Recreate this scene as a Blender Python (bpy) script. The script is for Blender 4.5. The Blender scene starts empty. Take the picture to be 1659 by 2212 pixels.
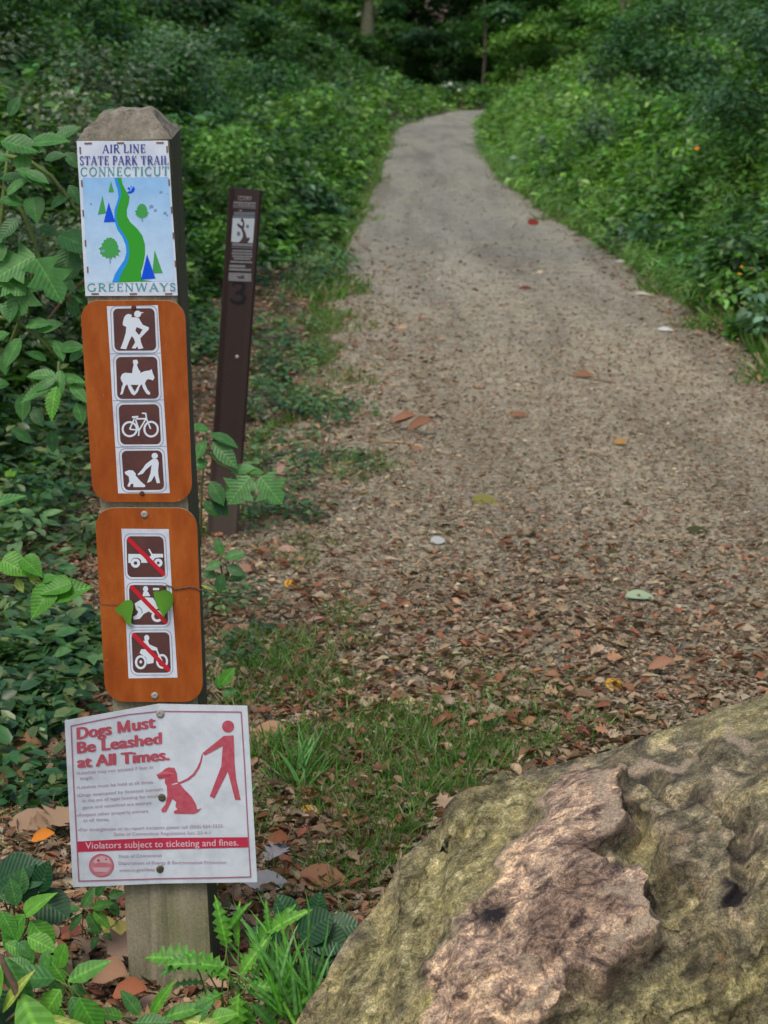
import bpy, bmesh, math, random
import numpy as np
from mathutils import Vector, Matrix, noise
from mathutils.geometry import tessellate_polygon

random.seed(7)
rng = np.random.default_rng(11)
scene = bpy.context.scene
COL = scene.collection
R = math.radians

# ---------------------------------------------------------------- camera, sky, sun, exposure
CAM_H = 1.61
PITCH = R(13.5)
FPX = 4000.0                       # focal length in pixels of the 1659 x 2212 view used for measuring
cd = bpy.data.cameras.new('camera')
cam = bpy.data.objects.new('camera', cd)
COL.objects.link(cam)
cam.location = (0, 0, CAM_H)
cam.rotation_euler = (R(90) - PITCH, 0, 0)
cd.sensor_fit = 'VERTICAL'
cd.sensor_height = 36.0
cd.sensor_width = 27.0
cd.lens = 36.0 * FPX / 2212.0
cd.clip_start = 0.05
cd.clip_end = 900.0
cd.dof.use_dof = True
cd.dof.focus_distance = 3.1
cd.dof.aperture_fstop = 11.0
scene.camera = cam

world = bpy.data.worlds.new("World")
scene.world = world
world.use_nodes = True
wn = world.node_tree.nodes
wl = world.node_tree.links
sky = wn.new('ShaderNodeTexSky')
sky.sky_type = 'NISHITA'
sky.sun_disc = False
SUN_EL, SUN_AZ = 58, 205
sky.sun_elevation = R(SUN_EL)
sky.sun_rotation = R(SUN_AZ)
sky.air_density = 1.0
sky.dust_density = 4.0
wl.new(sky.outputs[0], wn['Background'].inputs[0])
wn['Background'].inputs[1].default_value = 0.10

sd = bpy.data.lights.new('sun', 'SUN')
sd.energy = 1.1
sd.angle = R(24)
sd.color = (1.0, 0.95, 0.86)
sun = bpy.data.objects.new('sun', sd)
COL.objects.link(sun)
sun.rotation_euler = (R(90 - SUN_EL), 0, R(180 - SUN_AZ))
sun.location = (-3, -5, 9)

scene.view_settings.view_transform = 'Standard'
scene.view_settings.look = 'None'
scene.view_settings.exposure = 0.5
scene.view_settings.gamma = 1.0
scene.view_settings.use_curve_mapping = False
scene.render.engine = 'CYCLES'
scene.cycles.max_bounces = 6
scene.cycles.diffuse_bounces = 3
scene.cycles.glossy_bounces = 2
scene.cycles.transmission_bounces = 3
scene.cycles.transparent_max_bounces = 4

# ---------------------------------------------------------------- measuring helpers
CP, SP = math.cos(PITCH), math.sin(PITCH)
EYE = Vector((0, 0, CAM_H))
def ray(x, y):
    a = (x - 829.5) / FPX
    b = -(y - 1106.0) / FPX
    return Vector((a, CP + b * SP, -SP + b * CP))
def at(x, y, Y):
    """the point at world distance Y that is seen at (x, y)"""
    d = ray(x, y)
    return EYE + d * (Y / d.y)
def gnd(x, y, z=0.0):
    d = ray(x, y)
    return EYE + d * ((z - CAM_H) / d.z)
def smooth(t):
    t = np.clip(t, 0, 1)
    return t * t * (3 - 2 * t)

# ---------------------------------------------------------------- tags and linking
def tag(o, label=None, cat=None, group=None, kind=None):
    if label: o['label'] = label
    if cat: o['category'] = cat
    if group: o['group'] = group
    if kind: o['kind'] = kind
    return o
def thing(name, label, cat, loc=(0, 0, 0), group=None):
    o = bpy.data.objects.new(name, None)
    o.empty_display_size = 0.05
    COL.objects.link(o)
    o.location = loc
    return tag(o, label, cat, group)
def link_mesh(name, me, parent=None, mats=()):
    o = bpy.data.objects.new(name, me)
    COL.objects.link(o)
    for m in mats:
        if m and m.name not in [q.name for q in me.materials if q]: me.materials.append(m)
    if parent is not None:
        o.parent = parent
        o.matrix_parent_inverse = parent_matrix(parent).inverted()
    return o
def parent_matrix(o):
    m = Matrix.LocRotScale(o.location, o.rotation_euler, o.scale)
    if o.parent is not None:
        m = parent_matrix(o.parent) @ o.matrix_parent_inverse @ m
    return m
def np_mesh(name, V, F, tint=None, smooth_shade=False):
    """V (n,3), F (m,k) with k 3 or 4, one tint per vertex"""
    me = bpy.data.meshes.new(name)
    V = np.asarray(V, dtype=np.float32); F = np.asarray(F, dtype=np.int32)
    me.vertices.add(len(V)); me.vertices.foreach_set('co', V.ravel())
    k = F.shape[1]
    me.loops.add(F.size); me.loops.foreach_set('vertex_index', F.ravel())
    me.polygons.add(len(F))
    me.polygons.foreach_set('loop_start', np.arange(len(F), dtype=np.int32) * k)
    me.polygons.foreach_set('loop_total', np.full(len(F), k, dtype=np.int32))
    if smooth_shade: me.polygons.foreach_set('use_smooth', np.ones(len(F), dtype=bool))
    me.update(calc_edges=True)
    if tint is not None:
        a = me.color_attributes.new('tint', 'FLOAT_COLOR', 'POINT')
        c = np.ones((len(V), 4), dtype=np.float32); c[:, :3] = tint
        a.data.foreach_set('color', c.ravel())
    return me
def bm_mesh(name, bm, smooth_shade=False):
    me = bpy.data.meshes.new(name)
    bm.normal_update()
    bm.to_mesh(me); bm.free()
    if smooth_shade:
        for p in me.polygons: p.use_smooth = True
    return me

# ---------------------------------------------------------------- materials
def newmat(name):
    m = bpy.data.materials.new(name)
    m.use_nodes = True
    nt = m.node_tree
    b = nt.nodes['Principled BSDF']
    return m, nt, b
def N(nt, t, **kw):
    n = nt.nodes.new(t)
    for k, v in kw.items(): setattr(n, k, v)
    return n
def ramp(nt, stops, fac=None):
    r = nt.nodes.new('ShaderNodeValToRGB')
    el = r.color_ramp.elements
    while len(el) < len(stops): el.new(0.5)
    for e, (p, c) in zip(el, stops):
        e.position = p; e.color = (*c, 1)
    if fac is not None: nt.links.new(fac, r.inputs[0])
    return r
def mix(nt, a, b, f, mode='MIX'):
    m = nt.nodes.new('ShaderNodeMix')
    m.data_type = 'RGBA'; m.blend_type = mode
    def put(s, v):
        if hasattr(v, 'is_linked') or isinstance(v, bpy.types.NodeSocket): nt.links.new(v, s)
        elif isinstance(v, (int, float)): s.default_value = v
        else: s.default_value = (*v, 1)
    put(m.inputs[0], f); put(m.inputs[6], a); put(m.inputs[7], b)
    return m.outputs[2]
def noise_tex(nt, scale, detail=4, rough=0.6, vec=None, dist=0.0):
    n = nt.nodes.new('ShaderNodeTexNoise')
    n.inputs['Scale'].default_value = scale; n.inputs['Detail'].default_value = detail
    n.inputs['Roughness'].default_value = rough; n.inputs['Distortion'].default_value = dist
    if vec is not None: nt.links.new(vec, n.inputs['Vector'])
    return n.outputs[0]
def coords(nt, scale=(1, 1, 1), kind='Object'):
    tc = nt.nodes.new('ShaderNodeTexCoord')
    mp = nt.nodes.new('ShaderNodeMapping')
    mp.inputs['Scale'].default_value = scale
    nt.links.new(tc.outputs[kind], mp.inputs[0])
    return mp.outputs[0]
def bump(nt, b, h, strength=0.4, dist=0.01):
    n = nt.nodes.new('ShaderNodeBump')
    n.inputs['Strength'].default_value = strength; n.inputs['Distance'].default_value = dist
    nt.links.new(h, n.inputs['Height']); nt.links.new(n.outputs[0], b.inputs['Normal'])

def leaf_mat(name, per_object=False, c0=None, c1=None, rough=0.42, trans=0.28, spec=0.5):
    m, nt, b = newmat(name)
    if per_object:
        oi = N(nt, 'ShaderNodeObjectInfo')
        base = ramp(nt, [(0, c0), (1, c1)], oi.outputs['Random']).outputs[0]
    else:
        a = N(nt, 'ShaderNodeAttribute', attribute_name='tint')
        base = a.outputs['Color']
    if per_object:
        sx = N(nt, 'ShaderNodeSeparateXYZ'); nt.links.new(coords(nt), sx.inputs[0])
        ab = N(nt, 'ShaderNodeMath', operation='ABSOLUTE'); nt.links.new(sx.outputs[1], ab.inputs[0])
        rib = ramp(nt, [(0.0, (1.7, 1.6, 1.5)), (0.012, (1.5, 1.45, 1.3)), (0.03, (1, 1, 1))], ab.outputs[0]).outputs[0]
        ma = N(nt, 'ShaderNodeMath', operation='MULTIPLY_ADD'); nt.links.new(ab.outputs[0], ma.inputs[0]); ma.inputs[1].default_value = -0.75; nt.links.new(sx.outputs[0], ma.inputs[2])
        m2 = N(nt, 'ShaderNodeMath', operation='MULTIPLY'); nt.links.new(ma.outputs[0], m2.inputs[0]); m2.inputs[1].default_value = 52
        si = N(nt, 'ShaderNodeMath', operation='SINE'); nt.links.new(m2.outputs[0], si.inputs[0])
        vein = ramp(nt, [(0.0, (.90, .90, .90)), (0.55, (1.02, 1.02, 1.02)), (0.86, (1, 1, 1)), (1.0, (1.14, 1.12, 1.08))], si.outputs[0]).outputs[0]
        base = mix(nt, mix(nt, base, rib, 1.0, 'MULTIPLY'), vein, .45, 'MULTIPLY')
        age = noise_tex(nt, 3.2, 5, .7, coords(nt, kind='Object'), .4)
        base = mix(nt, base, (0.20, 0.17, 0.05), ramp(nt, [(.62, (0, 0, 0)), (.70, (.7, .7, .7))], age).outputs[0])
        bump(nt, b, si.outputs[0], .12, .02)
    n = noise_tex(nt, 45 if not per_object else 4, 3, 0.5, coords(nt))
    n2 = ramp(nt, [(0.3, (0.78, 0.78, 0.78)), (0.7, (1.2, 1.2, 1.2))], n).outputs[0]
    base = mix(nt, base, n2, 1.0, 'MULTIPLY')
    nt.links.new(base, b.inputs['Base Color'])
    b.inputs['Roughness'].default_value = rough
    b.inputs['Specular IOR Level'].default_value = spec
    tr = N(nt, 'ShaderNodeBsdfTranslucent')
    tc = mix(nt, base, (1.3, 1.5, 0.55), 1.0, 'MULTIPLY')
    nt.links.new(tc, tr.inputs[0])
    ms = N(nt, 'ShaderNodeMixShader'); ms.inputs[0].default_value = trans
    nt.links.new(b.outputs[0], ms.inputs[1]); nt.links.new(tr.outputs[0], ms.inputs[2])
    nt.links.new(ms.outputs[0], nt.nodes['Material Output'].inputs[0])
    return m
def flat_mat(name, c, rough=0.6, spec=0.3, wear=None, wscale=60):
    m, nt, b = newmat(name)
    col = c
    if wear is not None:
        n = noise_tex(nt, wscale, 5, 0.65, coords(nt))
        f = ramp(nt, [(0.42, (0, 0, 0)), (0.75, (1, 1, 1))], n).outputs[0]
        o = mix(nt, c, wear, f)
        nt.links.new(o, b.inputs['Base Color'])
    else:
        b.inputs['Base Color'].default_value = (*c, 1)
    b.inputs['Roughness'].default_value = rough
    b.inputs['Specular IOR Level'].default_value = spec
    return m

M = {}
M['leaf'] = leaf_mat('leaf_mixed', rough=.34, trans=.30, spec=.5)
M['litter'] = leaf_mat('dead_leaf', rough=0.75, trans=0.12, spec=0.2)
M['leaf_dark'] = leaf_mat('leaf_dark', True, (0.035, 0.12, 0.035), (0.065, 0.20, 0.055), 0.4, spec=.35)
M['leaf_shrub'] = leaf_mat('leaf_shrub', True, (0.05, 0.18, 0.04), (0.10, 0.27, 0.075), 0.38, spec=.35)
M['leaf_bright'] = leaf_mat('leaf_bright', True, (0.06, 0.24, 0.025), (0.14, 0.38, 0.045), 0.42, spec=.35)
M['leaf_deep'] = leaf_mat('leaf_deep', True, (0.012, 0.065, 0.022), (0.03, 0.11, 0.04), 0.35, spec=.35)
M['leaf_yellow'] = leaf_mat('leaf_yellow_green', True, (0.28, 0.40, 0.07), (0.34, 0.44, 0.09), 0.5)
M['stem'] = flat_mat('green_stem', (0.13, 0.20, 0.05), 0.6, 0.3, (0.10, 0.11, 0.04))
M['twig'] = flat_mat('twig_bark', (0.16, 0.11, 0.075), 0.85, 0.2, (0.07, 0.05, 0.035), 90)
M['orange_flower'] = flat_mat('orange_petal', (0.75, 0.26, 0.02), 0.6, 0.2)
M['white_flower'] = flat_mat('white_petal', (0.55, 0.56, 0.50), 0.7, 0.2)

def bark_mat(name, c1, c2, moss):
    m, nt, b = newmat(name)
    v = coords(nt, (1, 1, 0.25))
    n = noise_tex(nt, 14, 6, 0.7, v)
    c = ramp(nt, [(0.3, c2), (0.7, c1)], n).outputs[0]
    k = ramp(nt, [(0.5, (0, 0, 0)), (0.62, (1, 1, 1))], noise_tex(nt, 3, 4, 0.6, coords(nt))).outputs[0]
    c = mix(nt, c, moss, k)
    nt.links.new(c, b.inputs['Base Color']); b.inputs['Roughness'].default_value = 0.9
    bump(nt, b, n, 0.8, 0.03)
    return m
M['bark'] = bark_mat('tree_bark', (0.16, 0.13, 0.10), (0.05, 0.04, 0.03), (0.07, 0.09, 0.04))
M['bark_pale'] = bark_mat('mossy_pale_bark', (0.20, 0.21, 0.13), (0.07, 0.08, 0.04), (0.13, 0.17, 0.06))

# ground: dark soil and duff
m, nt, b = newmat('forest_soil'); M['soil'] = m
v = coords(nt)
n1 = noise_tex(nt, 9, 8, 0.7, v); n2 = noise_tex(nt, 60, 5, 0.7, v)
c = ramp(nt, [(0.3, (0.05, 0.036, 0.027)), (0.55, (0.12, 0.088, 0.06)), (0.75, (0.21, 0.155, 0.105))], n1).outputs[0]
c = mix(nt, c, ramp(nt, [(0.3, (0.55, 0.55, 0.55)), (0.7, (1.4, 1.35, 1.3))], n2).outputs[0], 1.0, 'MULTIPLY')
nt.links.new(c, b.inputs['Base Color']); b.inputs['Roughness'].default_value = 0.95
bump(nt, b, n2, 0.9, 0.02)
# path: packed stone dust, tan near the litter, grey where it is swept
m, nt, b = newmat('stone_dust'); M['path'] = m
v = coords(nt)
big = noise_tex(nt, 0.7, 3, 0.55, v)
fine = noise_tex(nt, 90, 6, 0.75, v)
mid = noise_tex(nt, 7, 9, 0.8, v)
sep = N(nt, 'ShaderNodeSeparateXYZ'); nt.links.new(v, sep.inputs[0])
mr = N(nt, 'ShaderNodeMapRange'); nt.links.new(sep.outputs[1], mr.inputs[0])
mr.inputs[1].default_value = 8; mr.inputs[2].default_value = 17
ad = N(nt, 'ShaderNodeMath', operation='ADD'); nt.links.new(mr.outputs[0], ad.inputs[0]); nt.links.new(big, ad.inputs[1])
zone = ramp(nt, [(0.45, (0.335, 0.295, 0.21)), (0.8, (0.29, 0.275, 0.215)), (1.0, (0.24, 0.24, 0.20))], None)
mh = N(nt, 'ShaderNodeMath', operation='MULTIPLY'); mh.inputs[1].default_value = 0.62
nt.links.new(ad.outputs[0], mh.inputs[0]); nt.links.new(mh.outputs[0], zone.inputs[0])
c = mix(nt, zone.outputs[0], ramp(nt, [(0.33, (0.40, 0.37, 0.35)), (0.46, (.95, .95, .95)), (0.58, (1.1, 1.1, 1.1)), (0.7, (1.7, 1.7, 1.7))], fine).outputs[0], 1.0, 'MULTIPLY')
c = mix(nt, c, ramp(nt, [(0.36, (0.60, 0.57, 0.54)), (0.47, (.95, .95, .95)), (0.62, (1.25, 1.25, 1.25))], mid).outputs[0], 1.0, 'MULTIPLY')
nt.links.new(c, b.inputs['Base Color']); b.inputs['Roughness'].default_value = 0.9
track = noise_tex(nt, 1.0, 5, 0.6, coords(nt, (2.2, .22, 1)), .6)
c = mix(nt, c, ramp(nt, [(0.36, (.74, .73, .72)), (0.5, (1, 1, 1)), (0.64, (1.14, 1.13, 1.1))], track).outputs[0], 1.0, 'MULTIPLY')
nt.links.new(c, b.inputs['Base Color'])
bump(nt, b, fine, 0.7, 0.01)

# weathered timber
def wood(name, a, bb, green, gmin, gmax):
    m, nt, b = newmat(name)
    v = coords(nt, (1, 1, 0.055))
    g = noise_tex(nt, 55, 7, 0.75, v, 0.4)
    c = ramp(nt, [(0.28, bb), (0.5, a), (0.75, tuple(x * 1.35 for x in a))], g).outputs[0]
    blot = noise_tex(nt, 9, 5, 0.65, coords(nt, (1, 1, 0.5)))
    k = ramp(nt, [(gmin, (0, 0, 0)), (gmax, (1, 1, 1))], blot).outputs[0]
    c = mix(nt, c, green, k)
    fine = noise_tex(nt, 240, 3, 0.7, coords(nt))
    c = mix(nt, c, ramp(nt, [(0.3, (0.75, 0.75, 0.75)), (0.7, (1.2, 1.2, 1.2))], fine).outputs[0], 1.0, 'MULTIPLY')
    nt.links.new(c, b.inputs['Base Color']); b.inputs['Roughness'].default_value = 0.88
    b.inputs['Specular IOR Level'].default_value = 0.2
    bump(nt, b, g, 0.55, 0.004)
    return m
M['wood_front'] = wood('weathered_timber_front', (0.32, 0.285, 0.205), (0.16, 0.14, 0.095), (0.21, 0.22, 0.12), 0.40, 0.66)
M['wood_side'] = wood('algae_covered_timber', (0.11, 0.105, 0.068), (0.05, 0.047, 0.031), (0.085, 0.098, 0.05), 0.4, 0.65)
M['wood_top'] = wood('rough_sawn_timber_top', (0.27, 0.245, 0.20), (0.09, 0.08, 0.062), (0.14, 0.13, 0.095), 0.4, 0.6)

M['orange'] = flat_mat('orange_brown_board', (0.36, 0.088, 0.010), 0.5, 0.3, (0.29, 0.062, 0.009), 14)
m, nt, b = newmat('orange_brown_board_weathered'); M['orange'] = m
nz = noise_tex(nt, 22, 6, .7, coords(nt, (1, 1, .35)))
oc = ramp(nt, [(.35, (0.27, 0.056, 0.008)), (.5, (0.345, 0.080, 0.010)), (.66, (0.42, 0.115, 0.02))], nz).outputs[0]
sc = noise_tex(nt, 9, 9, .85, coords(nt, (1, 1, .12)), .5)
oc = mix(nt, oc, (0.20, 0.06, 0.02), ramp(nt, [(.56, (0, 0, 0)), (.72, (.55, .55, .55))], sc).outputs[0])
dots = noise_tex(nt, 160, 2, .5, coords(nt))
oc = mix(nt, oc, (0.50, 0.24, 0.12), ramp(nt, [(.72, (0, 0, 0)), (.78, (.6, .6, .6))], dots).outputs[0])
nt.links.new(oc, b.inputs['Base Color']); b.inputs['Roughness'].default_value = .48; b.inputs['Specular IOR Level'].default_value = .3
bump(nt, b, nz, .08, .004)
M['board_edge'] = flat_mat('pale_board_edge', (0.42, 0.27, 0.17), 0.7, 0.2)
M['sticker'] = flat_mat('white_sticker', (0.70, 0.76, 0.86), 0.35, 0.4, (0.50, 0.56, 0.66), 25)
M['pic_brown'] = flat_mat('pictogram_brown', (0.095, 0.042, 0.042), 0.4, 0.4, (0.13, 0.055, 0.045), 50)
M['pic_white'] = flat_mat('pictogram_white', (0.70, 0.79, 0.88), 0.4, 0.4)
M['pic_line'] = flat_mat('pictogram_grey_line', (0.22, 0.28, 0.36), 0.5, 0.3)
M['slash'] = flat_mat('prohibition_red', (0.55, 0.018, 0.035), 0.4, 0.4)
M['slash_dark'] = flat_mat('prohibition_dark_red', (0.27, 0.012, 0.02), 0.45, 0.4)
M['air_white'] = flat_mat('trail_sign_white', (0.70, 0.78, 0.90), 0.35, 0.4, (0.56, 0.64, 0.76), 18)
m, nt, b = newmat('trail_sign_pale_blue'); M['air_blue'] = m
tcx = N(nt, 'ShaderNodeTexCoord')
sp = N(nt, 'ShaderNodeSeparateXYZ'); nt.links.new(tcx.outputs['Generated'], sp.inputs[0])
c = ramp(nt, [(0.0, (0.55, 0.75, 0.96)), (0.55, (0.44, 0.68, 0.96)), (1.0, (0.29, 0.58, 0.95))], sp.outputs[2]).outputs[0]
c = mix(nt, c, ramp(nt, [(0.35, (0.88, 0.9, 0.93)), (0.6, (1.03, 1.02, 1.0))], noise_tex(nt, 40, 5, 0.7, coords(nt))).outputs[0], 1.0, 'MULTIPLY')
nt.links.new(c, b.inputs['Base Color']); b.inputs['Roughness'].default_value = 0.35
M['p_green'] = flat_mat('print_green', (0.035, 0.36, 0.03), 0.4, 0.4)
M['p_green2'] = flat_mat('print_tree_green', (0.06, 0.37, 0.09), 0.4, 0.4)
M['p_blue'] = flat_mat('print_river_blue', (0.02, 0.30, 0.85), 0.4, 0.4)
M['p_royal'] = flat_mat('print_royal_blue', (0.0, 0.085, 0.78), 0.4, 0.4)
M['p_navy'] = flat_mat('print_navy', (0.04, 0.08, 0.33), 0.45, 0.4, (0.17, 0.15, 0.33), 220)
M['p_teal'] = flat_mat('print_teal', (0.06, 0.32, 0.36), 0.45, 0.4, (0.12, 0.40, 0.52), 200)
M['p_speck'] = flat_mat('print_scuff', (0.22, 0.33, 0.55), 0.6, 0.3)
M['rust'] = flat_mat('rusty_staple', (0.23, 0.13, 0.08), 0.7, 0.3, (0.14, 0.09, 0.07), 200)
M['screw'] = flat_mat('zinc_screw', (0.36, 0.35, 0.33), 0.45, 0.6, (0.2, 0.18, 0.16), 300)
M['screw_rust'] = flat_mat('rusty_screw', (0.12, 0.035, 0.02), 0.7, 0.3)
M['screw_dark'] = flat_mat('dull_screw', (0.085, 0.075, 0.045), 0.6, 0.4)
M['dog_white'] = flat_mat('leash_sign_white', (0.66, 0.73, 0.81), 0.4, 0.35, (0.50, 0.57, 0.62), 26)
M['dog_edge'] = flat_mat('leash_sign_edge', (0.45, 0.46, 0.40), 0.5, 0.3)
M['d_red'] = flat_mat('print_faded_red', (0.47, 0.075, 0.115), 0.45, 0.35, (0.55, 0.14, 0.18), 80)
M['d_line'] = flat_mat('print_mauve_line', (0.40, 0.14, 0.21), 0.5, 0.3)
M['d_small'] = flat_mat('print_small_text', (0.48, 0.37, 0.47), 0.5, 0.3)
M['d_band'] = flat_mat('print_band_red', (0.50, 0.035, 0.08), 0.45, 0.35)
M['d_bandtext'] = flat_mat('print_band_text', (0.75, 0.50, 0.58), 0.5, 0.3)
M['d_seal'] = flat_mat('print_seal_pink', (0.55, 0.17, 0.22), 0.5, 0.3, (0.60, 0.30, 0.34), 40)
M['d_sealhi'] = flat_mat('print_seal_pale', (0.60, 0.42, 0.46), 0.5, 0.3)
m, nt, b = newmat('brown_fibreglass'); M['marker'] = m
v = coords(nt)
sp = N(nt, 'ShaderNodeSeparateXYZ'); nt.links.new(v, sp.inputs[0])
mud = N(nt, 'ShaderNodeMath', operation='ADD'); nt.links.new(sp.outputs[2], mud.inputs[0])
nn = N(nt, 'ShaderNodeMath', operation='MULTIPLY'); nn.inputs[1].default_value = 0.12
nt.links.new(noise_tex(nt, 20, 4, 0.6, v), nn.inputs[0]); nt.links.new(nn.outputs[0], mud.inputs[1])
mk = ramp(nt, [(0.2, (1, 1, 1)), (0.42, (0, 0, 0))], mud.outputs[0]).outputs[0]
bc = ramp(nt, [(0.3, (0.021, 0.010, 0.0085)), (0.7, (0.031, 0.015, 0.0125))], noise_tex(nt, 120, 5, 0.7, v)).outputs[0]
c = mix(nt, bc, (0.07, 0.052, 0.042), mk)
nt.links.new(c, b.inputs['Base Color']); b.inputs['Roughness'].default_value = 0.55
M['m_grey'] = flat_mat('decal_grey', (0.20, 0.20, 0.21), 0.5, 0.3, (0.13, 0.12, 0.12), 200)
M['m_brown'] = flat_mat('decal_brown', (0.05, 0.022, 0.02), 0.5, 0.3)
M['m_white'] = flat_mat('decal_white', (0.42, 0.48, 0.52), 0.4, 0.3)
M['m_slate'] = flat_mat('decal_slate', (0.12, 0.14, 0.17), 0.5, 0.3)
M['m_ink'] = flat_mat('decal_dark_brown', (0.06, 0.04, 0.04), 0.5, 0.3)
M['spray'] = flat_mat('black_spray_paint', (0.009, 0.009, 0.012), 0.5, 0.3)

# ---------------------------------------------------------------- generic geometry
def tube_arrays(pts, radii, seg=7):
    pts = [Vector(p) for p in pts]
    V, F = [], []
    n = len(pts)
    ref = None
    for i, p in enumerate(pts):
        t = (pts[min(i + 1, n - 1)] - pts[max(i - 1, 0)]).normalized()
        if ref is None:
            ref = Vector((1, 0, 0)) if abs(t.x) < 0.8 else Vector((0, 1, 0))
        a = (ref - t * ref.dot(t)).normalized(); bb = t.cross(a); ref = a
        for k in range(seg):
            th = 2 * math.pi * k / seg
            V.append(p + (a * math.cos(th) + bb * math.sin(th)) * radii[i])
    for i in range(n - 1):
        for k in range(seg):
            k2 = (k + 1) % seg
            F.append((i * seg + k, i * seg + k2, (i + 1) * seg + k2, (i + 1) * seg + k))
    return V, F, [tuple(range(seg))[::-1], tuple(range((n - 1) * seg, n * seg))]
def tube(name, pts, radii, mat, parent=None, seg=7):
    V, F, caps = tube_arrays(pts, radii, seg)
    me = bpy.data.meshes.new(name)
    me.from_pydata([tuple(v) for v in V], [], F + caps)
    for p in me.polygons: p.use_smooth = True
    return link_mesh(name, me, parent, [mat])
def curve_pts(a, b, sag=0.0, n=8, wob=0.0, side=Vector((0, 0, 1))):
    a, b = Vector(a), Vector(b)
    out = []
    for i in range(n):
        t = i / (n - 1)
        p = a.lerp(b, t) + side * sag * math.sin(math.pi * t)
        if wob and 0 < i < n - 1: p += Vector((random.uniform(-wob, wob), random.uniform(-wob, wob), random.uniform(-wob, wob)))
        out.append(p)
    return out

# leaf templates: columns u (along), v (across, +-), w (out of plane)
def template(outline, fold=0.25, droop=0.18, wave=0.0, rows=None):
    """outline: list of (u, half width) from base to tip"""
    V = []; F = []
    n = len(outline)
    for i, (u, h) in enumerate(outline):
        d = -droop * u * u
        wv = wave * (1 if i % 2 else -1)
        V += [(u, 0, d), (u, h, d + fold * h + wv), (u, -h, d + fold * h - wv)]
    for i in range(n - 1):
        a, c = 3 * i, 3 * (i + 1)
        F += [(a, c, c + 1, a + 1), (a, a + 2, c + 2, c)]
    return np.array(V, dtype=np.float64), F
T_OVAL = template([(0, .02), (.12, .16), (.3, .27), (.5, .30), (.7, .24), (.87, .12), (1, .005)])
T_HEART = template([(-.06, .16), (0.02, .33), (.15, .41), (.35, .42), (.55, .33), (.75, .19), (.9, .07), (1, .005)], 0.35, 0.15)
T_LANCE = template([(0, .02), (.15, .09), (.35, .15), (.6, .13), (.82, .07), (1, .004)])
T_ROUND = template([(0, .12), (.08, .30), (.25, .44), (.5, .48), (.75, .40), (.92, .20), (1, .01)], 0.08, 0.10)
def serrated(n=11, w=.27, depth=.22, fold=.25, droop=.2, wave=0.0):
    o = []
    for i in range(n * 2 + 1):
        u = i / (n * 2)
        h = w * math.sin(math.pi * u ** 0.8) ** 0.8 if 0 < u < 1 else .008
        if i % 2 and 0 < u < 1: h *= (1 - depth)
        o.append((u, max(h, .006)))
    return template(o, fold, droop, wave)
T_SERR = serrated()
T_LETTUCE = serrated(7, .22, .5, .45, .35, .035)
T_LOBED = template([(0, .05), (.08, .32), (.15, .52), (.22, .36), (.3, .22), (.42, .42), (.5, .60), (.58, .42), (.64, .24), (.78, .28), (.88, .18), (1, .01)], .15, .15)
T_OAK = template([(0, .02), (.12, .07), (.2, .2), (.28, .08), (.4, .3), (.5, .11), (.62, .33), (.72, .12), (.84, .18), (1, .01)], .5, .1, .03)
T_MAPLE = template([(0, .03), (.06, .2), (.12, .46), (.24, .2), (.38, .58), (.5, .22), (.66, .3), (.78, .08), (1, .004)], .35, -.2, .03)
T_CURL = template([(0, .02), (.15, .18), (.35, .26), (.6, .27), (.82, .16), (1, .01)], 1.1, -.35, .02)
T_LOW = (np.array([(0, 0, 0), (.45, .3, .07), (1, 0, -.12), (.45, -.3, .07)]), [(0, 1, 2, 2), (0, 2, 3, 3)])
T_MIDLEAF = (np.array([(0, 0, 0), (.3, .24, .05), (.68, .2, .0), (1, 0, -.14), (.68, -.2, .0), (.3, -.24, .05), (.5, 0, -.03)]),
             [(0, 6, 1), (1, 6, 2), (2, 6, 3), (3, 6, 4), (4, 6, 5), (5, 6, 0)])
T_BLADE = (np.array([(0, .035, 0), (0, -.035, 0), (.5, -.028, .0), (.5, .028, .0), (.82, -.015, -.10), (.82, .015, -.10), (1, 0, -.24)]),
           [(0, 1, 2), (0, 2, 3), (3, 2, 4), (3, 4, 5), (5, 4, 6)])
def tris_of(F):
    out = []
    for f in F:
        f = list(dict.fromkeys(f))
        for i in range(1, len(f) - 1): out.append((f[0], f[i], f[i + 1]))
    return np.array(out, dtype=np.int32)
def frames(D, Nn):
    D = D / (np.linalg.norm(D, axis=1, keepdims=True) + 1e-9)
    S = np.cross(Nn, D); S /= (np.linalg.norm(S, axis=1, keepdims=True) + 1e-9)
    U = np.cross(D, S)
    return D, S, U
def stamp(tpl, P, D, Nn, L, tint, W=None):
    """copies of a template -> V, F, tint arrays; L length, W width factor"""
    tv, tf = tpl[0], tris_of(tpl[1])
    n, k = len(P), len(tv)
    D, S, U = frames(D, Nn)
    L = np.asarray(L, dtype=np.float64).reshape(-1, 1, 1) * np.ones((n, 1, 1))
    Wf = 1.0 if W is None else np.asarray(W).reshape(-1, 1, 1)
    V = P[:, None, :] + L * (tv[None, :, 0:1] * D[:, None, :] + Wf * tv[None, :, 1:2] * S[:, None, :] + tv[None, :, 2:3] * U[:, None, :])
    F = (tf[None] + (np.arange(n) * k)[:, None, None]).reshape(-1, 3)
    C = np.repeat(tint, k, axis=0)
    return V.reshape(-1, 3), F, C
def merge(parts):
    V, F, C = [], [], []; o = 0
    for v, f, c in parts:
        V.append(v); F.append(f + o); C.append(c); o += len(v)
    return np.concatenate(V), np.concatenate(F), np.concatenate(C)
def rand_dirs(n, up=0.3):
    th = rng.uniform(0, 2 * np.pi, n); z = rng.normal(up, 0.35, n)
    return np.stack([np.cos(th), np.sin(th), z], 1)
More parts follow.
